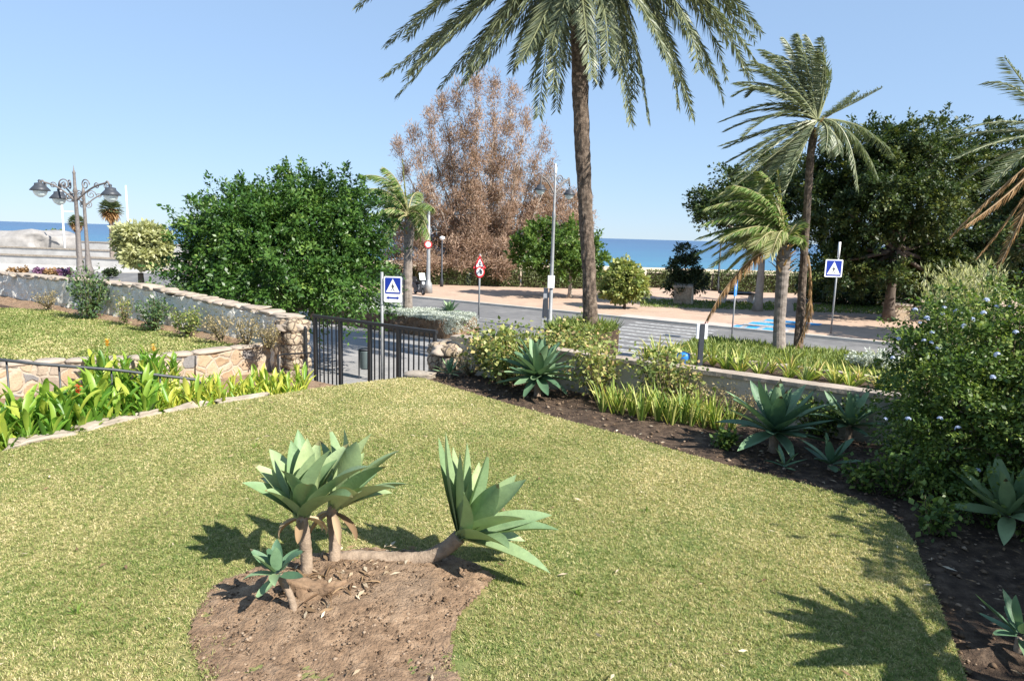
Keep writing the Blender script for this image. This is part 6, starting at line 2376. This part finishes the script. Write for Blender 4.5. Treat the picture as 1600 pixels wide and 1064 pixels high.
for y in (-.6, .6):
    mb = MB()
    mb.box(S(2.12, y, .66), (.06, .3, .14), RX)
    mb.build('headlight', M['white'], t)
    mb = MB()
    mb.box(S(-2.13, y, .74), (.06, .28, .16), RX)
    mb.build('tail_light', M['red'], t)

# stone block with a sloping pale top
b = G(1070, 477, 0)
t = thing('stone_block', 'stone clad block with a pale sloping top on the far pavement', 'stone block', b)
Yk = b.y
xa, xb = D(1054, 470, Yk).x, D(1080, 470, Yk).x
RB = Matrix.Rotation(-.35, 3, 'Z')
mb = MB()
mb.box((b.x - .05, Yk + .45, .62), (1.25, .95, 1.24), RB)
mb.build('body', M['rubbleblock'], t)
mb = MB()
cpts = [Vector((b.x - .05, Yk + .45, 1.243)) + RB @ Vector(p) for p in ((-.68, -.52, 0), (.68, -.52, 0), (.68, .52, 0), (-.68, .52, 0))]
tp_ = [Vector((b.x - .05, Yk + .45, 1.243)) + RB @ Vector(p) for p in ((-.68, -.52, .14), (.68, -.52, .14), (.68, .52, .42), (-.68, .52, .42))]
mb.add(cpts + tp_, [(3, 2, 1, 0), (4, 5, 6, 7), (0, 1, 5, 4), (1, 2, 6, 5), (2, 3, 7, 6), (3, 0, 4, 7)])
mb.build('sloping_top', M['palestone'], t)
mb = MB()
mb.box(Vector((b.x - .05, Yk + .45, .62)) + RB @ Vector((.665, 0, 0)), (.06, 1.0, 1.24), RB)
mb.build('side_slab', M['limestone'], t)
# dark low table with a white slanted leg
b = G(1152, 474, 0)
t = thing('park_table', 'low black slab table on pale slanted legs under the trees', 'table', b)
a0, a1 = D(1126, 461, b.y), D(1176, 463, b.y)
mb = MB()
mb.box((b.x, b.y + .3, .74), (a1.x - a0.x, 1.5, .16))
mb.build('table_top', M['darkwood'], t)
for sg in (-1, 1):
    mb = MB()
    x = b.x + sg * (a1.x - a0.x) * .46
    mb.prism([(x - .12, b.y - .3, 0), (x + .06, b.y - .3, 0), (x + .26, b.y - .3, .66), (x + .02, b.y - .3, .66)], (0, 1.2, 0))
    mb.build('leg', M['white'], t)
# pale planter box at the right under the trees
b = G(1406, 502, 0)
t = thing('stone_planter', 'pale topped stone planter box under the dark trees at the right', 'planter', b)
mb = MB()
mb.box((b.x, b.y + .5, .48), (1.2, 1.0, .96))
mb.build('body', M['rubbleblock'], t)
mb = MB()
mb.box((b.x, b.y + .5, 1.02), (1.34, 1.14, .12))
mb.build('rim', M['palestone'], t)
# grass patches on the far pavement
for k, (x0, x1, y0, y1) in enumerate(((1000, 1210, 468, 480), (1240, 1400, 475, 487))):
    pl_ = [G(x0, y1 + (0), 0), G(x1, y1 + 6, 0), G(x1, y0 + 6, 0), G(x0, y0, 0)]
    grass('far_grass', pl_, ('strip of green grass behind the stone block', 'strip of shaded grass under the spreading trees')[k], .01, 60, .08, .2, .02, L['verge'], 30 + k, [], .8, .1)

# ================================================================== white promenade at the left
sheet('white_promenade', [(-45, 76, .02), (-45, 150, .02), (-260, 150, .02), (-260, 40, .02), (-75, 62, .02), (-36, 68, .02)], M['white_ground'], drop=.5)


def white_wall(label, px0, px1, py, Y0, Y1, h):
    a, b_ = D(px0, py, Y0), D(px1, py, Y1)
    t = thing('promenade_wall', label, 'wall', (a.x, a.y, 0), 'white walls of the left promenade')
    wall_mesh((a.x, a.y, 0), (b_.x, b_.y, 0), .5, 0, h, h, .02, 1.0, 4, .4).build('wall', M['white_wall'], t)
    wall_mesh((a.x, a.y, 0), (b_.x, b_.y, 0), .7, h + .005, h + .18, h + .18, .01, 1.2, 5, .4).build('coping', M['palestone'], t)


white_wall('long white parapet farthest back on the left promenade', -60, 300, 395, 128, 118, 1.3)
white_wall('white parapet halfway across the left promenade', -60, 292, 405, 96, 90, 1.0)
white_wall('nearest white parapet on the left promenade', -60, 275, 415, 76, 72, .9)
# grey-white mound at the far left
mb = MB()
c = D(40, 385, 105)
rock(mb, (c.x - 2, c.y, 1.0), (16, 9, 5.0), 3, 4, .3)
tag(mb.build('sand_mound', M['mound'], loc=(c.x - 2, c.y, 0), smooth=True), 'grey-white mound at the far left of the promenade', 'mound')
# white masts
for (px, y0, y1, Y, lab) in ((97, 298, 385, 100, 'white mast between the ornate lamp and the far left lantern'), (196, 290, 352, 110, 'tall white mast right of the fan palms')):
    b, tp_ = D(px + 4, y1, Y), D(px, y0, Y)
    t = thing('white_mast', lab, 'mast', (b.x, Y, 0))
    mb = MB()
    mb.tube([(b.x, Y, 0), (b.x, Y, tp_.z * .5), (b.x, Y, tp_.z)], [.17, .14, .11], 10)
    mb.build('pole', M['cream'], t, smooth=True)
    if px < 150:
        mb = MB()
        mb.box((b.x + .8, Y, D(px, 330, Y).z), (1.6, .12, .12))
        mb.build('cross_arm', M['white'], t)
# small green tree by the mound, flower bed, small dark shrubs
lobes = [lob(*a) for a in ((82, 370, 12, 8, 110), (74, 374, 10, 6, 110), (92, 374, 10, 6, 110))]
tree('small_tree', 'little green tree on the white promenade at the far left', (D(82, 380, 110).x, 110, 0), .6, .15, lobes, 1500, 16, .6, .5, .35, L['bright'], M['bark'], extra=0)
fb = [D(x, 428, 58) for x in (20, 118)]
for k, (px, nm, lm, lab) in enumerate(((62, 'flowering_plant', 'purple', 'purple flowering clump at the left end of the promenade flower bed'), (85, 'flowering_plant', 'deadfrond', 'brown and yellow clump in the middle of the promenade flower bed'), (104, 'flowering_plant', 'purple', 'purple flowering clump beside the ornate lamp foot'), (30, 'flowering_plant', 'deadfrond', 'dry clump at the left edge of the promenade flower bed'))):
    q = D(px, 425, 58)
    shrub(nm, lab, (q.x, q.y, 0), 1.6, .75, L[lm], M['stem'], 16, 500, .22, .4, 'flowers', None, seed=140 + k)
for k, (px, lab) in enumerate(((169, 'small dark shrub in front of the white promenade'), (180, 'dark shrub nearer the pale tree on the white promenade'))):
    q = D(px, 428, 60)
    shrub('dark_shrub', lab, (q.x, q.y, 0), .8, .8, L['dark'], M['stem'], 12, 260, .2, .4, 'shrub', None, seed=150 + k)
